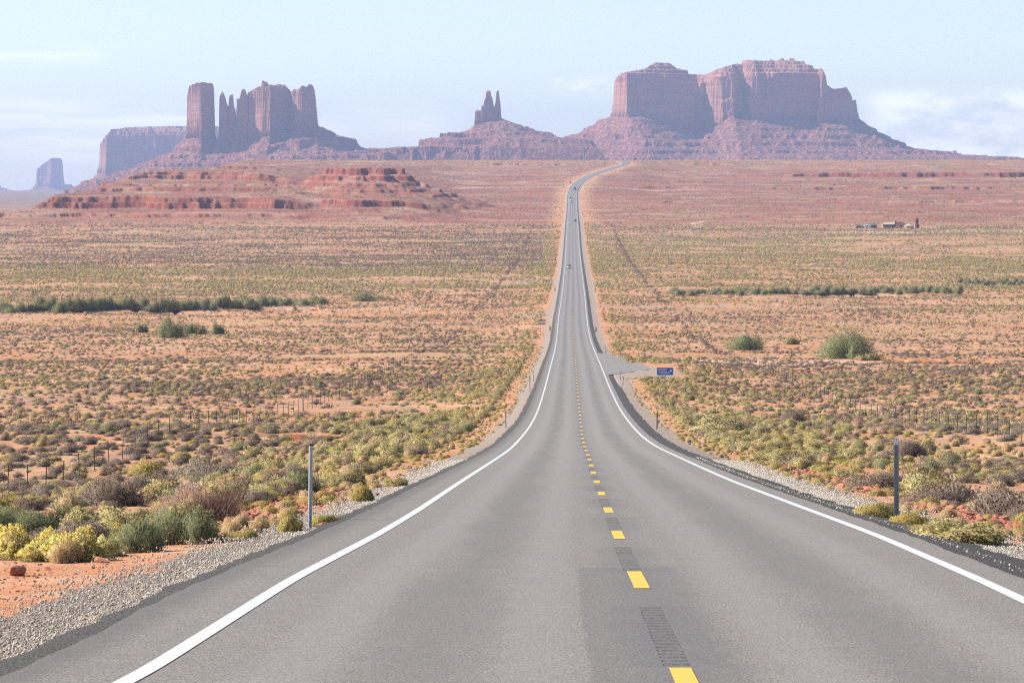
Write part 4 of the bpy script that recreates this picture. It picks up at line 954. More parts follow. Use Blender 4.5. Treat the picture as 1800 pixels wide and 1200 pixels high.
# ------------------------------------------------------------------ plants
def leaf_mat(name, a, b, c3, trans=0.0):
    m, n, p = mat(name); g = G(n); oi = g.node('ShaderNodeObjectInfo'); P = g.pos()
    c = g.mix(oi.outputs['Random'], a, b)
    c = g.mix(g.m('MULTIPLY', g.ramp(g.noise(P, 0.6, 3), 0.4, 0.65), 0.6), c, c3)
    n.links.new(c, p.inputs['Base Color']); p.inputs['Roughness'].default_value = 0.8; p.inputs['Specular IOR Level'].default_value = 0.1
    if trans:
        tr = n.nodes.new('ShaderNodeBsdfTranslucent'); n.links.new(c, tr.inputs['Color']); ms = n.nodes.new('ShaderNodeMixShader'); ms.inputs[0].default_value = trans
        n.links.new(p.outputs[0], ms.inputs[1]); n.links.new(tr.outputs[0], ms.inputs[2]); n.links.new(ms.outputs[0], n.nodes['Material Output'].inputs[0])
    return m
K = {  # kind: (twig, foliage, tip) materials
 'sagebrush': (leaf_mat('sage_twig', (0.20, 0.15, 0.12), (0.30, 0.24, 0.20), (0.19, 0.13, 0.10)), leaf_mat('sage_leaf', (0.20, 0.14, 0.105), (0.27, 0.20, 0.15), (0.20, 0.13, 0.085), 0.2), leaf_mat('sage_tip', (0.27, 0.20, 0.15), (0.31, 0.25, 0.19), (0.30, 0.20, 0.14), 0.2)),
 'rabbitbrush': (leaf_mat('rabbit_twig', (0.34, 0.26, 0.15), (0.38, 0.30, 0.18), (0.30, 0.22, 0.13)), leaf_mat('rabbit_leaf', (0.31, 0.265, 0.12), (0.35, 0.31, 0.155), (0.31, 0.24, 0.11), 0.25), leaf_mat('rabbit_bloom', (0.43, 0.36, 0.155), (0.46, 0.41, 0.21), (0.46, 0.34, 0.13), 0.25)),
 'grass_tuft': (leaf_mat('straw_blade', (0.50, 0.34, 0.18), (0.58, 0.42, 0.24), (0.42, 0.27, 0.13), 0.25), leaf_mat('straw_leaf', (0.48, 0.31, 0.14), (0.55, 0.39, 0.20), (0.40, 0.25, 0.11), 0.25), leaf_mat('straw_tip', (0.62, 0.48, 0.30), (0.60, 0.44, 0.26), (0.6, 0.42, 0.2), 0.25)),
 'snakeweed': (leaf_mat('weed_twig', (0.30, 0.22, 0.10), (0.34, 0.26, 0.12), (0.28, 0.18, 0.08)), leaf_mat('weed_leaf', (0.38, 0.34, 0.115), (0.43, 0.36, 0.13), (0.42, 0.27, 0.10), 0.25), leaf_mat('weed_tip', (0.46, 0.36, 0.10), (0.40, 0.34, 0.12), (0.50, 0.32, 0.09), 0.25)),
 'green_shrub': (leaf_mat('green_twig', (0.20, 0.18, 0.13), (0.26, 0.23, 0.17), (0.17, 0.15, 0.11)), leaf_mat('green_leaf', (0.22, 0.225, 0.10), (0.29, 0.28, 0.13), (0.18, 0.19, 0.085), 0.25), leaf_mat('green_tip', (0.26, 0.28, 0.16), (0.24, 0.26, 0.15), (0.30, 0.30, 0.17), 0.2)),
 'dry_bush': (leaf_mat('dry_twig', (0.44, 0.26, 0.18), (0.50, 0.32, 0.23), (0.38, 0.20, 0.13)), leaf_mat('dry_leaf', (0.46, 0.27, 0.18), (0.50, 0.33, 0.22), (0.40, 0.22, 0.14), 0.2), leaf_mat('dry_tip', (0.58, 0.40, 0.30), (0.52, 0.36, 0.26), (0.55, 0.36, 0.26), 0.2)),
}
def dome_points(rg, n, lump, seed, lo=0.0):
    """points on a lumpy dome, z-up, unit radius / unit height"""
    u = rg.uniform(lo, 1, n)**0.85; ph = rg.uniform(0, 2*math.pi, n); cz = u; r = np.sqrt(np.maximum(0, 1-cz**2))
    d = np.stack([r*np.cos(ph), r*np.sin(ph), cz], 1)
    rad = 1+lump*(fbm(d[:, 0]*2.2+seed*3.1, d[:, 1]*2.2+d[:, 2]*1.7, seed, 3))
    rl = np.random.default_rng(seed*7+3); nl_ = 11; a_l = rl.uniform(0, 6.283, nl_); z_l = rl.uniform(0.05, 1, nl_); r_l = np.sqrt(1-z_l**2)
    Ld = np.stack([r_l*np.cos(a_l), r_l*np.sin(a_l), z_l], 1); hl = rl.uniform(0.5, 1.2, nl_)
    ang = np.arccos(np.clip(d@Ld.T, -1, 1)); bump = (np.exp(-(ang/0.42)**2)*hl).max(1)
    return d, rad*(1+lump*0.75*(bump-0.55))
def tris_from(c, axis, w, L, rg):
    """thin triangles: base centre c, pointing along axis (n,3), width w, length L"""
    n = len(c); r = rg.normal(size=(n, 3)); side = np.cross(axis, r); side /= np.linalg.norm(side, axis=1)[:, None]+1e-9
    w = np.broadcast_to(np.asarray(w, float), (n,))[:, None]; L = np.broadcast_to(np.asarray(L, float), (n,))[:, None]
    return np.stack([c-side*w/2, c+side*w/2, c+axis*L], 1)
def leafy(name, T, mats, M, out, rg, rough):
    """leaf triangles turned to face outwards, lit as one rounded mass with some leaf-to-leaf variation"""
    out = out/(np.linalg.norm(out, axis=1)[:, None]+1e-9); ng = np.cross(T[:, 1]-T[:, 0], T[:, 2]-T[:, 0]); f = (ng*out).sum(1) < 0
    T[f] = T[f][:, ::-1]; V = T.reshape(-1, 3); me = mesh_np(name, V, np.arange(len(V)).reshape(-1, 3), mats, M, smooth=True)
    ng = np.where(f[:, None], -ng, ng); ng = ng/(np.linalg.norm(ng, axis=1)[:, None]+1e-9)
    nn = out+rough*ng+rg.normal(0, 0.12, out.shape); nn /= np.linalg.norm(nn, axis=1)[:, None]
    me.normals_split_custom_set_from_vertices(np.repeat(nn, 3, 0).astype(np.float32)); return me
def plant_mesh(name, kind, seed, nst, nlf, ntp, R=0.55, Hh=0.6, sw=0.010, lw=0.02, ll=0.06, tw=0.03, lump=0.35, lo=0.02, up=0.35, spread=0.35):
    rg = np.random.default_rng(seed); T = []; M = []
    sc_ = np.array([R, R, Hh])
    d, rad = dome_points(rg, nst, lump, seed, lo); tip = d*rad[:, None]*sc_*rg.uniform(0.72, 1.0, nst)[:, None]
    base = np.stack([rg.normal(0, R*spread*0.4, nst), rg.normal(0, R*spread*0.4, nst), np.full(nst, -0.03)], 1)+tip*np.array([spread, spread, 0])*0.5
    mid = base+(tip-base)*0.5+np.array([0, 0, 1])*np.linalg.norm(tip-base, axis=1)[:, None]*-0.02+rg.normal(0, 0.04, (nst, 3))*R+np.stack([tip[:, 0]*0.1, tip[:, 1]*0.1, tip[:, 2]*0], 1)
    if nst:
        ax = mid-base; L1 = np.linalg.norm(ax, axis=1); ax /= L1[:, None]+1e-9; T.append(tris_from(base, ax, sw*1.3, L1*1.15, rg)); M.append(np.zeros(nst))
        ax = tip-mid; L2 = np.linalg.norm(ax, axis=1); ax /= L2[:, None]+1e-9; T.append(tris_from(mid, ax, sw, L2*1.05, rg)); M.append(np.zeros(nst))
    if nlf:
        if nst: k = rg.integers(0, nst, nlf); t_ = rg.uniform(0.25, 1.02, nlf)**0.75; p_ = mid[k]+(tip[k]-mid[k])*((t_*1.3-0.3)[:, None])
        else:
            d2, rad2 = dome_points(rg, nlf, lump, seed, lo); p_ = d2*rad2[:, None]*sc_*rg.uniform(0.55, 1.0, nlf)[:, None]
        p_ = p_+rg.normal(0, R*0.05, (nlf, 3)); p_[:, 2] = np.maximum(p_[:, 2], 0.01)
        ax = rg.normal(size=(nlf, 3))+np.array([0, 0, up*3])+p_/sc_*0.7; ax /= np.linalg.norm(ax, axis=1)[:, None]
        T.append(tris_from(p_, ax, lw*rg.uniform(0.6, 1.3, nlf), ll*rg.uniform(0.6, 1.3, nlf), rg)); M.append(np.ones(nlf))
    if ntp:
        d3, rad3 = dome_points(rg, ntp, lump, seed, max(lo, 0.25)); p_ = d3*rad3[:, None]*sc_*rg.uniform(0.93, 1.04, ntp)[:, None]
        cl = fbm(d3[:, 0]*5, d3[:, 1]*5+d3[:, 2]*3, seed+3, 2); keep = cl > -0.25; p_ = p_[keep]; d3 = d3[keep]; n3 = len(p_)
        ax = d3+rg.normal(0, 0.7, (n3, 3))+np.array([0, 0, 0.4]); ax /= np.linalg.norm(ax, axis=1)[:, None]
        T.append(tris_from(p_, ax, tw*rg.uniform(0.7, 1.3, n3), tw*1.3*rg.uniform(0.7, 1.3, n3), rg)); M.append(np.full(n3, 2))
    T = np.concatenate(T); M = np.concatenate(M).astype(np.int32)
    return leafy(name, T, K[kind], M, T.mean(1)/sc_+np.array([0, 0, 0.12]), rg, 0.45)
SHAPE = {  # nst,nlf,ntp fractions and sizes, per kind
 'sagebrush': dict(f=(0.50, 0.40, 0.10), R=0.60, Hh=0.50, sw=0.012, lw=0.022, ll=0.055, tw=0.025, lump=0.4, lo=0.03, up=0.3),
 'rabbitbrush': dict(f=(0.28, 0.42, 0.30), R=0.55, Hh=0.55, sw=0.010, lw=0.018, ll=0.085, tw=0.036, lump=0.65, lo=0.03, up=0.35),
 'grass_tuft': dict(f=(0.75, 0.15, 0.10), R=0.30, Hh=0.38, sw=0.008, lw=0.012, ll=0.09, tw=0.02, lump=0.35, lo=0.25, up=1.0),
 'snakeweed': dict(f=(0.30, 0.50, 0.20), R=0.45, Hh=0.34, sw=0.009, lw=0.016, ll=0.07, tw=0.022, lump=0.4, lo=0.05, up=0.9),
 'green_shrub': dict(f=(0.35, 0.55, 0.10), R=0.60, Hh=0.62, sw=0.010, lw=0.015, ll=0.10, tw=0.02, lump=0.4, lo=0.04, up=0.9),
 'dry_bush': dict(f=(0.85, 0.05, 0.10), R=0.65, Hh=0.60, sw=0.010, lw=0.012, ll=0.07, tw=0.02, lump=0.5, lo=0.08, up=0.5),
}
LOD = {'ultra': (9000, 1.0), 'hi': (2600, 1.55), 'mid': (420, 3.3), 'low': (70, 7.0)}
def make_plant(kind, lod, seed):
    s = dict(SHAPE[kind]); f = s.pop('f'); n, ws = LOD[lod]
    for q in ('sw', 'lw', 'll', 'tw'): s[q] *= ws if q != 'll' else max(1, ws*0.7)
    if lod in ('mid', 'low'): s['sw'] *= 0.75; s['tw'] *= 0.7; s['lump'] *= 1.3
    return plant_mesh(kind, kind, seed, int(n*f[0]/2), int(n*f[1]), int(n*f[2]), **s)
PM = {}
KINDS = list(SHAPE)
for ki, kd in enumerate(KINDS):
    for lod, nv in (('ultra', 2), ('hi', 4), ('mid', 3), ('low', 2)):
        PM[kd, lod] = [make_plant(kd, lod, 1000+ki*50+v*7+len(lod)) for v in range(nv)]

def plant(kind, mesh, x, y_, sc3, rz, label, group=None, cat='shrub', sink=0.03):
    o = link(kind, mesh); o.location = (x, y_, float(H(x, y_))-sink*sc3[2]); o.rotation_euler = (0, 0, rz); o.scale = sc3
    return tag(o, label, cat, group)
CAT = {'sagebrush': 'shrub', 'rabbitbrush': 'shrub', 'grass_tuft': 'grass tuft', 'snakeweed': 'shrub', 'green_shrub': 'shrub', 'dry_bush': 'shrub'}
# ---- the plants one can single out in the foreground (photo column, base row, width px, height px)
HERO = [
 ('rabbitbrush', 40, 984, 78, 62, 'pale yellow rabbitbrush at the left border, first of the yellow row by the sand'),
 ('rabbitbrush', 92, 986, 84, 66, 'yellow flowering rabbitbrush in the middle of the left foreground row'),
 ('rabbitbrush', 140, 988, 70, 62, 'bright yellow rabbitbrush in the left foreground row, just left of the last one'),
 ('rabbitbrush', 186, 978, 46, 44, 'golden yellow rabbitbrush at the right end of the yellow row, above a flat red rock'),
 ('rabbitbrush', 222, 950, 74, 56, 'tall cream-topped rabbitbrush between the yellow row and the green shrub'),
 ('green_shrub', 240, 972, 96, 62, 'low grey-green shrub in front of the cream-topped rabbitbrush'),
 ('green_shrub', 300, 958, 120, 78, 'largest dark green broomlike shrub by the sand left of the road'),
 ('green_shrub', 352, 956, 72, 60, 'dark green shrub at the right end of the foreground thicket'),
 ('green_shrub', 50, 942, 150, 62, 'broad dark grey-green shrub behind the yellow rabbitbrush row'),
 ('green_shrub', -10, 950, 90, 60, 'dark grey-green shrub cut by the left border'),
 ('dry_bush', 358, 918, 120, 84, 'bare reddish twig bush behind the green thicket on the left'),
 ('dry_bush', 308, 912, 70, 50, 'low bare brown twig bush left of the reddish one'),
 ('grass_tuft', 118, 990, 60, 46, 'straw-coloured grass tuft in front of the yellow rabbitbrush row'),
 ('sagebrush', 200, 890, 120, 50, 'grey twiggy sagebrush behind the cream-topped rabbitbrush'),
 ('sagebrush', 250, 868, 90, 40, 'grey sagebrush upslope of the dark twiggy brush on the left'),
 ('sagebrush', 365, 848, 120, 42, 'wide grey-brown sagebrush above the reddish twig bush'),
 ('snakeweed', 262, 838, 62, 30, 'olive snakeweed on sand near the left fence'),
 ('snakeweed', 320, 815, 44, 24, 'bright green spiky tuft beyond the left sagebrush'),
 ('snakeweed', 30, 895, 60, 26, 'olive and ochre snakeweed at the left border'),
 ('rabbitbrush', 62, 890, 50, 24, 'pale green rounded bush right of the ochre snakeweed at the left border'),
 ('snakeweed', 508, 936, 44, 34, 'yellow-green weed left of the silver post'),
 ('snakeweed', 572, 925, 44, 24, 'yellow-green weed right of the silver post'),
 ('snakeweed', 640, 882, 44, 32, 'yellow-green weed on the left gravel edge past the silver post'),
 ('rabbitbrush', 696, 856, 30, 20, 'small yellow bush on the left gravel edge, farther of the roadside weeds'),
 ('snakeweed', 470, 878, 60, 20, 'flat yellow-green clump beside the red rubble left of the silver post'),
 ('sagebrush', 522, 846, 56, 34, 'dark-stemmed grey bush just left of the silver post'),
 ('rabbitbrush', 607, 858, 52, 34, 'yellow bush with dark stems right of the silver post'),
 ('rabbitbrush', 1700, 955, 120, 46, 'pale green feathery rabbitbrush on the right gravel edge'),
 ('rabbitbrush', 1648, 940, 60, 26, 'dull yellow-green clump between the white-topped post and the feathery rabbitbrush'),
 ('snakeweed', 1535, 912, 80, 30, 'yellow-green weed on the gravel just left of the white-topped post'),
 ('snakeweed', 1600, 925, 60, 24, 'olive weed at the foot of the white-topped post'),
 ('sagebrush', 1600, 802, 66, 34, 'dark rounded sagebrush behind the white-topped post'),
 ('sagebrush', 1640, 890, 110, 40, 'pale grey twiggy sagebrush right of the white-topped post'),
 ('sagebrush', 1770, 905, 130, 52, 'dark dead-branched bush at the right border'),
 ('sagebrush', 1540, 860, 110, 34, 'grey sagebrush row left of the white-topped post'),
 ('snakeweed', 1640, 862, 60, 30, 'green and ochre snakeweed right of the white-topped post'),
 ('sagebrush', 1393, 742, 46, 24, 'dark round sagebrush in the right brush left of the fence'),
 ('rabbitbrush', 1362, 812, 70, 28, 'pale yellow-green bush on the right roadside above the rubble'),
 ('rabbitbrush', 1260, 762, 60, 30, 'pale yellow bush nearest the right gravel below the leaning delineator'),
]
hero_xy = []
M_bloom = leaf_mat('bright_yellow_bloom', (0.66, 0.55, 0.15), (0.64, 0.56, 0.24), (0.60, 0.45, 0.11), 0.25)
BRIGHT = []
for me_ in PM['rabbitbrush', 'ultra']:
    b_ = me_.copy(); b_.materials[2] = M_bloom; b_.materials[1] = K['rabbitbrush'][2]; BRIGHT.append(b_)
_rg = random.Random(4)
for hi_, (kd, px, pb, wp, hp, lb) in enumerate(HERO):
    x, y_, z = ground_at(px, pb, 25); k = y_/F; s = SHAPE[kd]
    sx = wp*k/2/s['R']*(1.95 if kd == 'rabbitbrush' else 1.25); sz = hp*k/s['Hh']*(0.80 if kd == 'rabbitbrush' else 0.9)
    y_ += wp*k*0.38
    x = (px-900)/F*y_
    me = PM[kd, 'ultra'][hi_ % 2]
    if kd == 'rabbitbrush' and px < 200 and pb > 960: me = BRIGHT[hi_ % 2]
    plant(kd, me, x, y_, (sx, sx*0.8, sz), _rg.uniform(0, 6.28), lb, {'rabbitbrush': 'rabbitbrush beside the road', 'green_shrub': 'green shrubs at the left foreground', 'snakeweed': 'low weeds beside the road', 'sagebrush': 'sagebrush near the road', 'dry_bush': 'bare twig bushes', 'grass_tuft': 'straw grass tufts near the road'}[kd], CAT[kd])
    hero_xy.append((x, y_, wp*k*0.5))

# ---- far larger bushes standing out of the plain
def big_bush(px, pb, wp, hp, kd, label, group, seed, n=7000, ymin=350, parts=True):
    x, y_, z = ground_at(px, pb, ymin); k = y_/F; w = wp*k*(1.3 if parts else 1); h = hp*k*(1.12 if parts else 1); rg = np.random.default_rng(seed)
    if not parts:
        me = PM[kd, 'hi'][seed % 4]; s = SHAPE[kd]
        return plant('wash_shrub', me, x, y_+w*0.3, (w/2/s['R'], w/2/s['R'], h/s['Hh']), rg.uniform(0, 6), label, group, 'shrub', 0.05)
    r = empty('desert_bush', (x, y_+w*0.35, z-0.15), label, 'bush', group)
    # crown of several lobes
    TT = []; OO = []; nl = max(5, int(w/1.3)); mats = K[kd]; lob = []
    for j in range(nl):
        a = rg.uniform(0, 6.28); q = rg.uniform(0, 0.72)*w/2; c = np.array([math.cos(a)*q, math.sin(a)*q*0.7, 0]); rr = w*rg.uniform(0.17, 0.27)
        hh = h*(0.98-0.5*(q/(w/2))**1.5)*rg.uniform(0.75, 1.0) if j else h
        if j == 0: c *= 0.3
        lob.append((c, rr, hh)); m_ = n//nl
        d, rad = dome_points(rg, m_, 0.45, seed+j, 0.0); p_ = c+d*rad[:, None]*np.array([rr, rr, hh])*rg.uniform(0.35, 1.0, m_)[:, None]**0.6
        ax = rg.normal(size=(m_, 3))+np.array([0, 0, 1.3])+d*0.8; ax /= np.linalg.norm(ax, axis=1)[:, None]
        TT.append(tris_from(p_, ax, 0.10*rg.uniform(0.6, 1.4, m_), 0.30*rg.uniform(0.6, 1.4, m_), rg)); OO.append(d+np.array([0, 0, 0.15]))
    T = np.concatenate(TT); mi = (rg.uniform(0, 1, len(T)) < 0.25).astype(np.int32)
    link('crown', leafy('crown', T, (mats[1], mats[2]), mi, np.concatenate(OO), rg, 0.5), r)
    mb = MB()
    for (c, rr, hh) in lob:
        e = Vector((c[0]*1.1, c[1]*1.1, hh*0.6)); mb.tube([Vector((c[0]*0.15, c[1]*0.15, -0.2)), Vector((c[0]*0.5, c[1]*0.5, hh*0.25)), e], [0.09, 0.07, 0.03], 5)
    mb.build('trunk', mats[0], r); hero_xy.append((x, y_, w*0.5)); return r
big_bush(1500, 632, 106, 54, 'green_shrub', 'big round dark green bush on the right plain beside an orange cut bank', None, 11, 16000)
big_bush(1314, 616, 84, 28, 'green_shrub', 'wide olive feathery bush left of the big round bush on the right plain', None, 12, 9000)
big_bush(1390, 606, 32, 13, 'rabbitbrush', 'small bright yellow bush between the two large bushes on the right plain', None, 13, 2500)
big_bush(1530, 634, 40, 12, 'rabbitbrush', 'bright yellow bush at the foot of the big round bush', None, 14, 2500)
big_bush(1466, 630, 26, 11, 'rabbitbrush', 'small yellow bush tucked under the left side of the big round bush', None, 24, 2000)
big_bush(294, 594, 52, 37, 'green_shrub', 'tall dark bush, largest of a small cluster on the left plain', 'cluster of dark bushes on the left plain', 15, 9000)
big_bush(248, 585, 28, 15, 'green_shrub', 'low dark bush left of the tall one in the left plain cluster', 'cluster of dark bushes on the left plain', 16, 3000)
big_bush(343, 588, 34, 21, 'green_shrub', 'middle dark bush right of the tall one in the left plain cluster', 'cluster of dark bushes on the left plain', 17, 4000)
big_bush(379, 588, 28, 19, 'green_shrub', 'rightmost dark bush of the left plain cluster', 'cluster of dark bushes on the left plain', 18, 4000)
big_bush(645, 531, 60, 19, 'green_shrub', 'dark spreading bush alone beyond the wash left of the road', None, 19, 6000)
rg_ = random.Random(77)
for k_ in range(64):      # green band along the wash, left
    px = -6+k_*9.0+rg_.uniform(-3, 3); yb_ = 548-max(0, px-300)*0.055+rg_.uniform(-2, 2); hp = rg_.uniform(9, 25)*(1 if px < 480 else 0.75)
    if px > 566: break
    pos_ = 'left third' if px < 190 else ('middle' if px < 380 else 'right third')
    big_bush(px, yb_, rg_.uniform(18, 34), hp, 'green_shrub', f'grey-green bush in the {pos_} of the left wash thicket', 'grey-green thicket along the left wash', 100+k_, parts=False)
for k_ in range(70):
    px = 1186+k_*7.4+rg_.uniform(-3, 3); yb_ = 518-(px-1186)*0.006+rg_.uniform(-2.5, 2.5)
    if px > 1690: break
    pos_ = 'left third' if px < 1350 else ('middle' if px < 1520 else 'right third')
    o = big_bush(px, yb_, rg_.uniform(14, 28), rg_.uniform(6, 15), 'green_shrub', f'green bush in the {pos_} of the right willow band', 'green willow band along the right wash', 300+k_, parts=False)
for k_ in range(22):
    px = 1690+k_*6+rg_.uniform(-3, 3); pos_ = 'left half' if px < 1750 else 'right half'
    big_bush(px, 500+rg_.uniform(-3, 3), rg_.uniform(9, 20), rg_.uniform(6, 13), 'green_shrub' if k_ % 3 else 'sagebrush', f'dark bush in the {pos_} of the brush past the willow band', 'scattered dark brush at the right border beyond the willows', 500+k_, parts=False)
# pale bare trees at the homestead
def bare_tree(zx, w, h, label, seed):
    rg2 = random.Random(seed); x = fx(zx); r = empty('bare_tree', (x, by+6, float(H(x, by+6))-0.1), label, 'tree', 'pale trees at the homestead')
    mb = MB(); tips = []
    for j in range(7):
        a = rg2.uniform(0, 6.28); q = rg2.uniform(0.3, 1.0)*w/2; e = Vector((math.cos(a)*q, math.sin(a)*q, h*rg2.uniform(0.55, 0.95)))
        mb.tube([(0, 0, 0), e*0.4+Vector((0, 0, h*0.1)), e], [0.16, 0.1, 0.03], 5); tips.append(e)
    mb.build('trunk', M_wood, r); rg = np.random.default_rng(seed); n = 2200
    d, rad = dome_points(rg, n, 0.5, seed, -0.2); p_ = d*rad[:, None]*np.array([w/2, w/2, h*0.55])*rg.uniform(0.4, 1, n)[:, None]+np.array([0, 0, h*0.42])
    ax = rg.normal(size=(n, 3)); ax /= np.linalg.norm(ax, axis=1)[:, None]; V = tris_from(p_, ax, 0.09, 0.35, rg).reshape(-1, 3)
    link('crown', mesh_np('crown', V, np.arange(len(V)).reshape(-1, 3), (M_paletree,)), r)
M_paletree = leaf_mat('pale_tree_twigs', (0.42, 0.33, 0.24), (0.46, 0.37, 0.27), (0.38, 0.31, 0.2))
bare_tree(620, 7.5, 6.0, 'tall pale bare tree above the grey shed', 31); bare_tree(500, 6.0, 4.2, 'pale bare tree behind the camper trailer', 32); bare_tree(330, 6.0, 3.6, 'low pale bare tree behind the parked cars', 33)

# ---- scattered brush: nearest ones as things, the rest as one object per kind
def density(X, Y):
    s = np.abs(X-xr(Y))
    d = np.interp(Y, [20, 45, 80, 120, 300, 430, 520, 600, 850, 960, 1050, 1300, 1600, 2000, 2150, 2600, 3400, 4200], [0.0, 0.32, 0.58, 0.78, 0.92, 0.84, 0.46, 0.38, 0.34, 0.34, 0.42, 0.42, 0.36, 0.22, 0.035, 0.022, 0.02, 0.025])
    pat = 0.76+0.75*fbm(X/18, Y/24, 301, 3)+1.0*fbm(X/120, Y/50, 302, 3)
    d = d*np.clip(pat, 0.05, 1.6)
    edge = np.where(Y < 90, 7.6, 7.2)+0.6*fbm(X/4, Y/4, 303, 2)
    bare = (Y < 47)*(X < 0)
    return d*(s > edge+np.interp(Y, [0, 400, 4000], [0, 0.4, 1.5]))*np.where(bare, 0.15, 1)
def kind_mix(X, Y):
    """probabilities (n,6) in KINDS order"""
    s = np.abs(X-xr(Y)); verge = np.exp(-((s-11)/6.5)**2)*sst(60, 110, Y); left = X < xr(Y)
    n1 = fbm(X/35, Y/45, 311, 3); n2 = fbm(X/60, Y/80, 312, 3)
    z = np.zeros_like(X)
    sage = 0.62+0.9*n1+z; rab = 0.05+0.45*n2+z; gr = 0.20-0.4*n1+z; sw = 0.17+0.25*fbm(X/20, Y/20, 313, 2); gs = 0.035+0.08*n2; db = 0.03+0.05*n1
    far = sst(900, 1150, Y)
    # left far: grey belt, then yellow-green belt; right far: mostly yellow-green
    belt = np.where(left, sst(1250, 1500, Y+60*n1), sst(1750, 2050, Y)*0.5)
    sage = lerp(sage, 0.25+1.1*belt, far); rab = lerp(rab, 0.45*(1-belt)+0.04, far); sw = lerp(sw, 0.30*(1-belt)+0.06, far); gr = lerp(gr, 0.06, far)
    rab = rab+0.5*verge*sst(110, 200, Y); sw = sw+0.25*verge; sage = sage*(1-0.8*verge)
    m = np.stack([sage, rab, gr, sw, gs, db], -1); m = np.clip(m, 0.004, None); return m/m.sum(-1, keepdims=True)
rg = np.random.default_rng(12)
PX = []; PY = []
for (y0, y1) in [(30, 60), (60, 100), (100, 160), (160, 250), (250, 400), (400, 600), (600, 850), (850, 1150), (1150, 1500), (1500, 1900), (1900, 2400), (2400, 3000), (3000, 3600), (3600, 4200)]:
    TW = 0.225 if y1 < 1000 else 0.19
    dm = {30: 1.2, 60: 1.5, 100: 1.5, 160: 1.5, 250: 1.4, 400: 1.15, 600: 0.75, 850: 0.72, 1150: 0.72, 1500: 0.66, 1900: 0.4, 2400: 0.08, 3000: 0.06, 3600: 0.06}[y0]
    area = TW*(y1*y1-y0*y0); n = int(area*dm)
    yy = np.sqrt(rg.uniform(y0*y0, y1*y1, n)); xx = rg.uniform(-TW, TW, n)*yy
    keep = rg.uniform(0, dm, n) < density(xx, yy); PX.append(xx[keep]); PY.append(yy[keep])
for sd__ in (-27.5, 27.5):      # brush and tumbleweed caught along the fence lines
    yy = np.arange(560, 2150, 0.8); yy = yy[rg.uniform(0, 1, len(yy)) < 0.35*(0.6+fbm(yy/40, yy*0+sd__, 321, 2))]; PX.append(xr(yy)+sd__+rg.normal(0, 0.4, len(yy))); PY.append(yy)
ng_ = 2600; yy = 48+rg.uniform(0, 1, ng_)**1.4*560; sd__ = rg.integers(0, 2, ng_)*2-1      # dry grass creeping into the gravel edge
PX.append(xr(yy)+sd__*rg.uniform(6.0, 9.2, ng_)); PY.append(yy)
PX = np.concatenate(PX); PY = np.concatenate(PY)
ok = np.ones(len(PX), bool)
for (hx, hy, hr) in hero_xy: ok &= ~((np.abs(PX-hx) < hr*0.9) & (np.abs(PY-hy) < hr*0.9))
# keep the sign, posts, turnout and homestead clear
ok &= ~((PX-xr(PY) > 0) & (PX-xr(PY) < 14.5) & (PY > 388) & (PY < 462)); ok &= ~((np.abs(PX-250) < 36) & (PY > by-10) & (PY < by+30))
ok &= ~((np.abs(PY-885) < 5) & (PX-xr(PY) > 0) & (PX-xr(PY) < 50))
sg = ground_at(1169, 706); ok &= ~((np.abs(PX-sg[0]) < 1.0) & (PY < sg[1]+1) & (PY > sg[1]-3))
PX = PX[ok]; PY = PY[ok]
mixp = kind_mix(PX, PY); cum = np.cumsum(mixp, 1); KI = (rg.uniform(0, 1, len(PX))[:, None] > cum).sum(1).clip(0, 5); KI[(np.abs(np.abs(PX-xr(PY))-27.5) < 1.3) & (PY > 560) & (PY < 2150)] = 0
PZ = H(PX, PY)
edge_g = np.abs(PX-xr(PY)) < 8.0; KI = np.where(edge_g & (PY < 640), np.where(rg.uniform(0, 1, len(PX)) < 0.55, 2, 3), KI)
base = np.array([0.58, 0.56, 0.62, 0.58, 0.54, 0.54])[KI]
SCL = base*np.exp(rg.normal(0, 0.42, len(PX))).clip(0.35, 2.0)*(1-0.12*sst(400, 800, PY))*(1+0.5*sst(500, 1200, PY)+0.5*sst(1500, 3000, PY))*np.where(edge_g, 0.6, 1.0)
SZ = SCL*rg.uniform(0.60, 1.0, len(PX)); ROT = rg.uniform(0, 6.283, len(PX))
inview = (np.abs(PX/PY) < 0.172)&(PY > 44)
solo = np.zeros(len(PX), bool)
DESC = {'sagebrush': ('grey-brown sagebrush', 'sagebrush'), 'rabbitbrush': ('yellow-green rabbitbrush', 'rabbitbrush'), 'grass_tuft': ('straw-coloured grass tuft', 'straw grass tufts'), 'snakeweed': ('low ochre-green snakeweed', 'snakeweed'), 'green_shrub': ('dark green shrub', 'green shrubs'), 'dry_bush': ('bare reddish twig bush', 'twig bushes')}
for ki, kd in enumerate(KINDS):
    ids = np.nonzero((KI == ki) & inview)[0]
    size_px = SCL[ids]/PY[ids]; ids = ids[np.argsort(-size_px)][:230]
    solo[ids] = True
    for i in ids:
        x, y_ = PX[i], PY[i]; s_ = x-float(xr(y_)); side = 'left' if s_ < 0 else 'right'
        where = 'by the gravel verge' if abs(s_) < 14 else ('inside the fence line' if abs(s_) < 27 else 'beyond the fence line')
        rng_ = 'near' if y_ < 110 else ('middle' if y_ < 200 else 'farther')
        big = 'large' if SCL[i] > 0.85 else ('small' if SCL[i] < 0.55 else 'mid-sized')
        lb = f'{big} {DESC[kd][0]} {where}, {side} side, {rng_} brush'
        me = PM[kd, 'ultra' if y_ < 62 else 'hi'][int(i) % (2 if y_ < 62 else 4)]
        plant(kd, me, x, y_, (SCL[i]*1.0, SCL[i], SZ[i]), ROT[i], lb, f'{DESC[kd][1]} {side} of the road, {rng_} brush', CAT[kd])
print('plants', len(PX), 'solo', solo.sum())

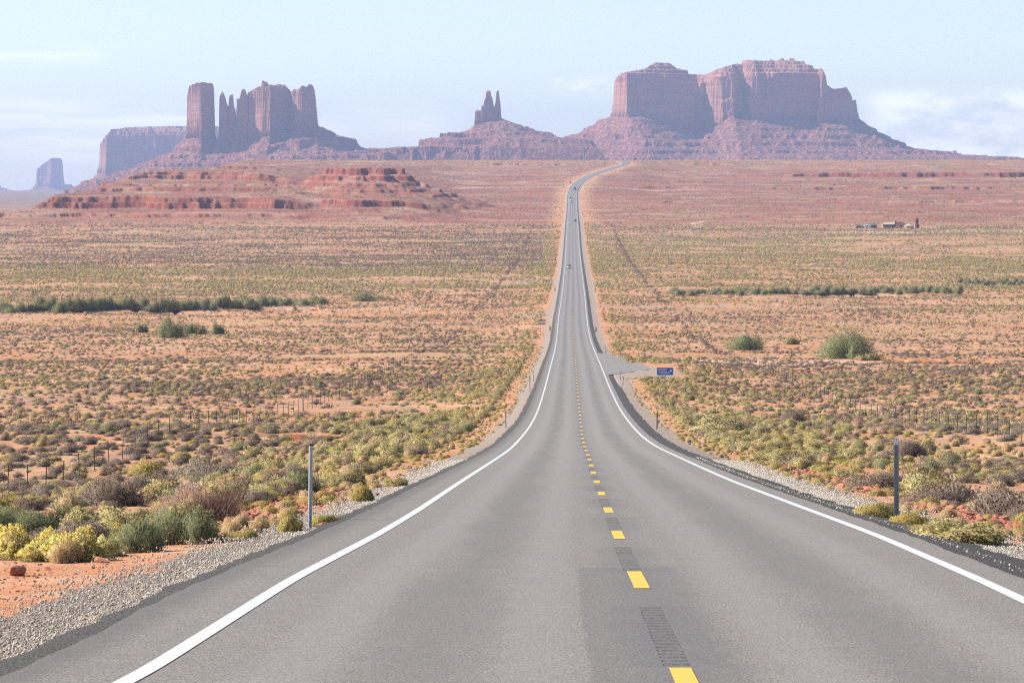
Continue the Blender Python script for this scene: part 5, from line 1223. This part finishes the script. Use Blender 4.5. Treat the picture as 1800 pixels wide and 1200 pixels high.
def instancer(name, label, cat, pts, scl, rot, idx, protos, kind='stuff'):
    me = bpy.data.meshes.new(name); me.vertices.add(len(pts)); me.vertices.foreach_set('co', np.ascontiguousarray(pts, np.float32).ravel())
    a = me.attributes.new('scl', 'FLOAT_VECTOR', 'POINT'); a.data.foreach_set('vector', np.ascontiguousarray(scl, np.float32).ravel())
    a = me.attributes.new('rot', 'FLOAT_VECTOR', 'POINT'); a.data.foreach_set('vector', np.ascontiguousarray(rot, np.float32).ravel())
    a = me.attributes.new('idx', 'INT', 'POINT'); a.data.foreach_set('value', np.ascontiguousarray(idx, np.int32))
    o = link(name, me); tag(o, label, cat, kind=kind)
    ng = bpy.data.node_groups.new(name+'_scatter', 'GeometryNodeTree'); ng.interface.new_socket('Geometry', in_out='INPUT', socket_type='NodeSocketGeometry'); ng.interface.new_socket('Geometry', in_out='OUTPUT', socket_type='NodeSocketGeometry')
    gi = ng.nodes.new('NodeGroupInput'); go = ng.nodes.new('NodeGroupOutput'); jn = ng.nodes.new('GeometryNodeJoinGeometry')
    def na(nm, ty):
        q = ng.nodes.new('GeometryNodeInputNamedAttribute'); q.data_type = ty; q.inputs['Name'].default_value = nm; return q.outputs['Attribute']
    s_, r_, i_ = na('scl', 'FLOAT_VECTOR'), na('rot', 'FLOAT_VECTOR'), na('idx', 'INT')
    for k, pr in enumerate(protos):
        iop = ng.nodes.new('GeometryNodeInstanceOnPoints'); ng.links.new(gi.outputs[0], iop.inputs['Points'])
        cmp = ng.nodes.new('FunctionNodeCompare'); cmp.data_type = 'INT'; cmp.operation = 'EQUAL'; ng.links.new(i_, cmp.inputs[2]); cmp.inputs[3].default_value = k
        ng.links.new(cmp.outputs[0], iop.inputs['Selection'])
        oi = ng.nodes.new('GeometryNodeObjectInfo'); oi.inputs['Object'].default_value = pr; oi.inputs['As Instance'].default_value = True; oi.transform_space = 'ORIGINAL'
        ng.links.new(oi.outputs['Geometry'], iop.inputs['Instance']); ng.links.new(r_, iop.inputs['Rotation']); ng.links.new(s_, iop.inputs['Scale'])
        ng.links.new(iop.outputs[0], jn.inputs[0])
    ng.links.new(jn.outputs[0], go.inputs[0]); md = o.modifiers.new('scatter', 'NODES'); md.node_group = ng; return o
for ki, kd in enumerate(KINDS):
    ids = np.nonzero((KI == ki) & ~solo)[0]
    protos = []; 
    # one real plant of each shape stands in the field and serves as the source for the rest
    for lod, yr in (('hi', (150, 400)), ('mid', (300, 900)), ('low', (900, 2500))):
        for v, me in enumerate(PM[kd, lod]):
            c = ids[(PY[ids] > yr[0]) & (PY[ids] < yr[1]) & (np.abs(PX[ids]/PY[ids]) < 0.16)]
            i = c[(v*37+11) % len(c)]; ids = ids[ids != i]
            s_ = PX[i]-float(xr(PY[i]))
            far_ = {'hi': 'in the middle distance', 'mid': 'on the plain past the fences', 'low': 'on the distant plain, barely a dot'}[lod]
            protos.append(plant(kd, me, PX[i], PY[i], (SCL[i], SCL[i], SZ[i]), ROT[i], f"{DESC[kd][0]} {far_}, {'left' if s_ < 0 else 'right'} of the road", f'{DESC[kd][1]} {far_}', CAT[kd]))
    lodi = np.where(PY[ids] < 230, 0, np.where(PY[ids] < 720, 1, 2))
    u = rg.integers(0, 1000, len(ids)); idx = np.where(lodi == 0, u % 4, np.where(lodi == 1, 4+u % 3, 7+u % 2))
    pts = np.stack([PX[ids], PY[ids], PZ[ids]-0.03], 1)
    instancer('brush', f'scattered {DESC[kd][1]} dotting the desert plain', 'brush', pts, np.stack([SCL[ids], SCL[ids], SZ[ids]], 1), np.stack([0*ROT[ids]+rg.normal(0, 0.06, len(ids)), rg.normal(0, 0.06, len(ids)), ROT[ids]], 1), idx, protos)
# tumbleweed and brush banked along both fence lines far off, and along the road verge
# ------------------------------------------------------------------ rocks
def rock_mesh(seed, flat=0.6):
    rg2 = random.Random(seed); bm = bmesh.new()
    for k in range(26):
        v = Vector((rg2.gauss(0, 1), rg2.gauss(0, 1), rg2.gauss(0, 1))).normalized()*rg2.uniform(0.8, 1.0)
        v.x = max(-0.8, min(0.8, v.x)); v.z = max(-0.62, min(0.62, v.z)); bm.verts.new((v.x*0.5, v.y*0.42, v.z*0.5*flat))
    r = bmesh.ops.convex_hull(bm, input=bm.verts); bmesh.ops.delete(bm, geom=[g_ for g_ in r['geom_interior'] if isinstance(g_, bmesh.types.BMVert)], context='VERTS')
    bmesh.ops.bevel(bm, geom=list(bm.edges), offset=0.018, segments=1, affect='EDGES'); bmesh.ops.recalc_face_normals(bm, faces=bm.faces)
    me = bpy.data.meshes.new('rock'); bm.to_mesh(me); bm.free(); me.materials.append(M_rock); return me
RM = [rock_mesh(s, 0.55+0.12*(s % 3)) for s in range(8)]
def rock(px, pb, wp, hp, label, seed, group=None, name='rock'):
    x, y_, z = ground_at(px, pb, 25); k = y_/F; rr = random.Random(seed); o = link(name, RM[seed % 8]); w = wp*k; h = hp*k
    o.location = (x, y_+w*0.3, float(H(x, y_+w*0.3))+h*0.28); o.scale = (w*1.05, w*0.9, h*1.7); o.rotation_euler = (rr.uniform(-0.25, 0.25), rr.uniform(-0.25, 0.25), rr.uniform(-0.4, 0.4)); return tag(o, label, 'rock', group)
rock(26, 1012, 44, 30, 'pointed red rock on the sand at the left border', 1)
rock(178, 989, 36, 12, 'flat red rock at the foot of the golden rabbitbrush', 2)
rock(395, 952, 20, 7, 'small dark red stone at the end of the green thicket', 3)
rock(566, 926, 32, 12, 'wedge-shaped red rock at the foot of the silver post', 4)
rock(1545, 872, 34, 16, 'dark shaded boulder left of the white-topped post, end of the rubble line', 5)
rock(1478, 845, 26, 12, 'flat red boulder in the rubble line on the right verge, left of the dark one', 6)
rock(1660, 894, 14, 11, 'small upright red stone right of the white-topped post', 7)
rock(1725, 905, 44, 14, 'long red slab in the rubble near the right border', 8)
rock(1788, 962, 40, 12, 'pale flat slab at the right border below the rubble', 9)
rock(1392, 826, 20, 10, 'red boulder at the far end of the right rubble line', 10)
PR = [] ; PS = []
def rubble(px0, py0, px1, py1, n, spread, smin, smax, side, label, solo_n):
    for j in range(n):
        t_ = _rg.random(); px = px0+(px1-px0)*t_+_rg.gauss(0, spread); pb = py0+(py1-py0)*t_+_rg.gauss(0, spread*0.24)
        s = smin+(smax-smin)*_rg.random()**2.6
        x, y_, z = ground_at(px, pb, 25)
        if j < solo_n:
            s = smin+(smax-smin)*(0.15+0.75*_rg.random()**2); o = link('rock', RM[_rg.randrange(8)]); o.location = (x, y_, z+s*0.10); o.scale = (s*1.2, s, s*0.9); o.rotation_euler = (_rg.uniform(-0.4, 0.4), _rg.uniform(-0.4, 0.4), _rg.uniform(0, 6.28)); tag(o, label, 'rock', f'red rubble stones, {side} verge')
        else: PR.append((x, y_, z+s*0.08)); PS.append(s)
rubble(415, 915, 640, 852, 420, 22, 0.05, 0.30, 'left', 'broken red sandstone chunk in the rubble strip behind the silver post', 60)
rubble(440, 890, 560, 870, 160, 20, 0.05, 0.24, 'left', 'broken red sandstone chunk in the rubble strip behind the silver post', 20)
rubble(640, 870, 740, 826, 60, 12, 0.05, 0.22, 'left', 'red stone beside the left gravel past the silver post', 20)
rubble(1375, 822, 1560, 870, 420, 14, 0.06, 0.40, 'right', 'broken red sandstone chunk in the rubble line left of the white-topped post', 70)
rubble(1600, 885, 1810, 935, 420, 18, 0.06, 0.36, 'right', 'broken red sandstone chunk in the rubble right of the white-topped post', 60)
for j in range(2200):
    px = _rg.uniform(-20, 480); pb = _rg.uniform(955, 1075); x, y_, z = ground_at(px, pb, 20)
    if x-float(xr(y_)) < -7.0: s = 0.012+0.07*_rg.random()**4; PR.append((x, y_, z+s*0.1)); PS.append(s)
PR = np.array(PR); PS = np.array(PS); n = len(PR)
rocks = [o for o in COL.objects if o.name.startswith('rock') and o.type == 'MESH'][:8]
instancer('rubble', 'crumbled red sandstone rubble along both verges', 'rubble', PR, np.stack([PS*1.2, PS, PS*0.8], 1), rg.uniform(-0.5, 6, (n, 3))*np.array([0.1, 0.1, 1]), rg.integers(0, len(rocks), n), rocks)
# loose gravel on the shoulders
def pebble_mesh(seed):
    rg2 = random.Random(seed); bm = bmesh.new(); bmesh.ops.create_icosphere(bm, subdivisions=1, radius=0.5)
    for v in bm.verts: v.co *= rg2.uniform(0.7, 1.1); v.co.z *= 0.65
    me = bpy.data.meshes.new('gravel_stone'); bm.to_mesh(me); bm.free(); me.materials.append(M_peb); return me
peb = []
for k, (px, pb) in enumerate(((120, 1120), (250, 1040), (1700, 985))):
    x, y_, z = ground_at(px, pb, 15); o = link('gravel_stone', pebble_mesh(k)); o.location = (x, y_, z+0.02); o.scale = (0.07, 0.06, 0.06); peb.append(tag(o, ['pale stone in the gravel near the bottom left corner', 'pale stone in the gravel below the green thicket', 'pale stone in the gravel at the right border'][k], 'stone'))
n = 130000; yy = 16+rg.uniform(0, 1, n)**1.25*110; side = rg.integers(0, 2, n)*2-1; ss = np.where(side < 0, 4.90, 5.02)+np.abs(rg.normal(0, 0.75, n))*np.where(side < 0, np.interp(yy, [16, 45, 60], [1.5, 1.0, 0.75]), 0.8)+rg.uniform(-0.25, 0.25, n)
xx = xr(yy)+side*ss; on_ = rg.uniform(0, 1, n) < 0.05; ss = np.where(on_, rg.uniform(4.35, 5.0, n)+(side < 0)*0.3, ss); xx = xr(yy)+side*ss; s = 0.008+0.028*rg.uniform(0, 1, n)**3.0; s = s*np.interp(yy, [16, 60, 126], [1, 1.35, 1.9])
keep = np.abs(xx/yy) < 0.2; xx = xx[keep]; yy = yy[keep]; s = s[keep]; n = len(xx)
instancer('gravel', 'loose pale gravel on the road shoulders', 'gravel', np.stack([xx, yy, np.maximum(H(xx, yy), zr(yy)-0.03-0.16*sst(4.4, 5.1, np.abs(xx-xr(yy))))+s*0.15], 1), np.stack([s*1.2, s, s], 1), rg.uniform(0, 6, (n, 3)), rg.integers(0, 3, n), peb)
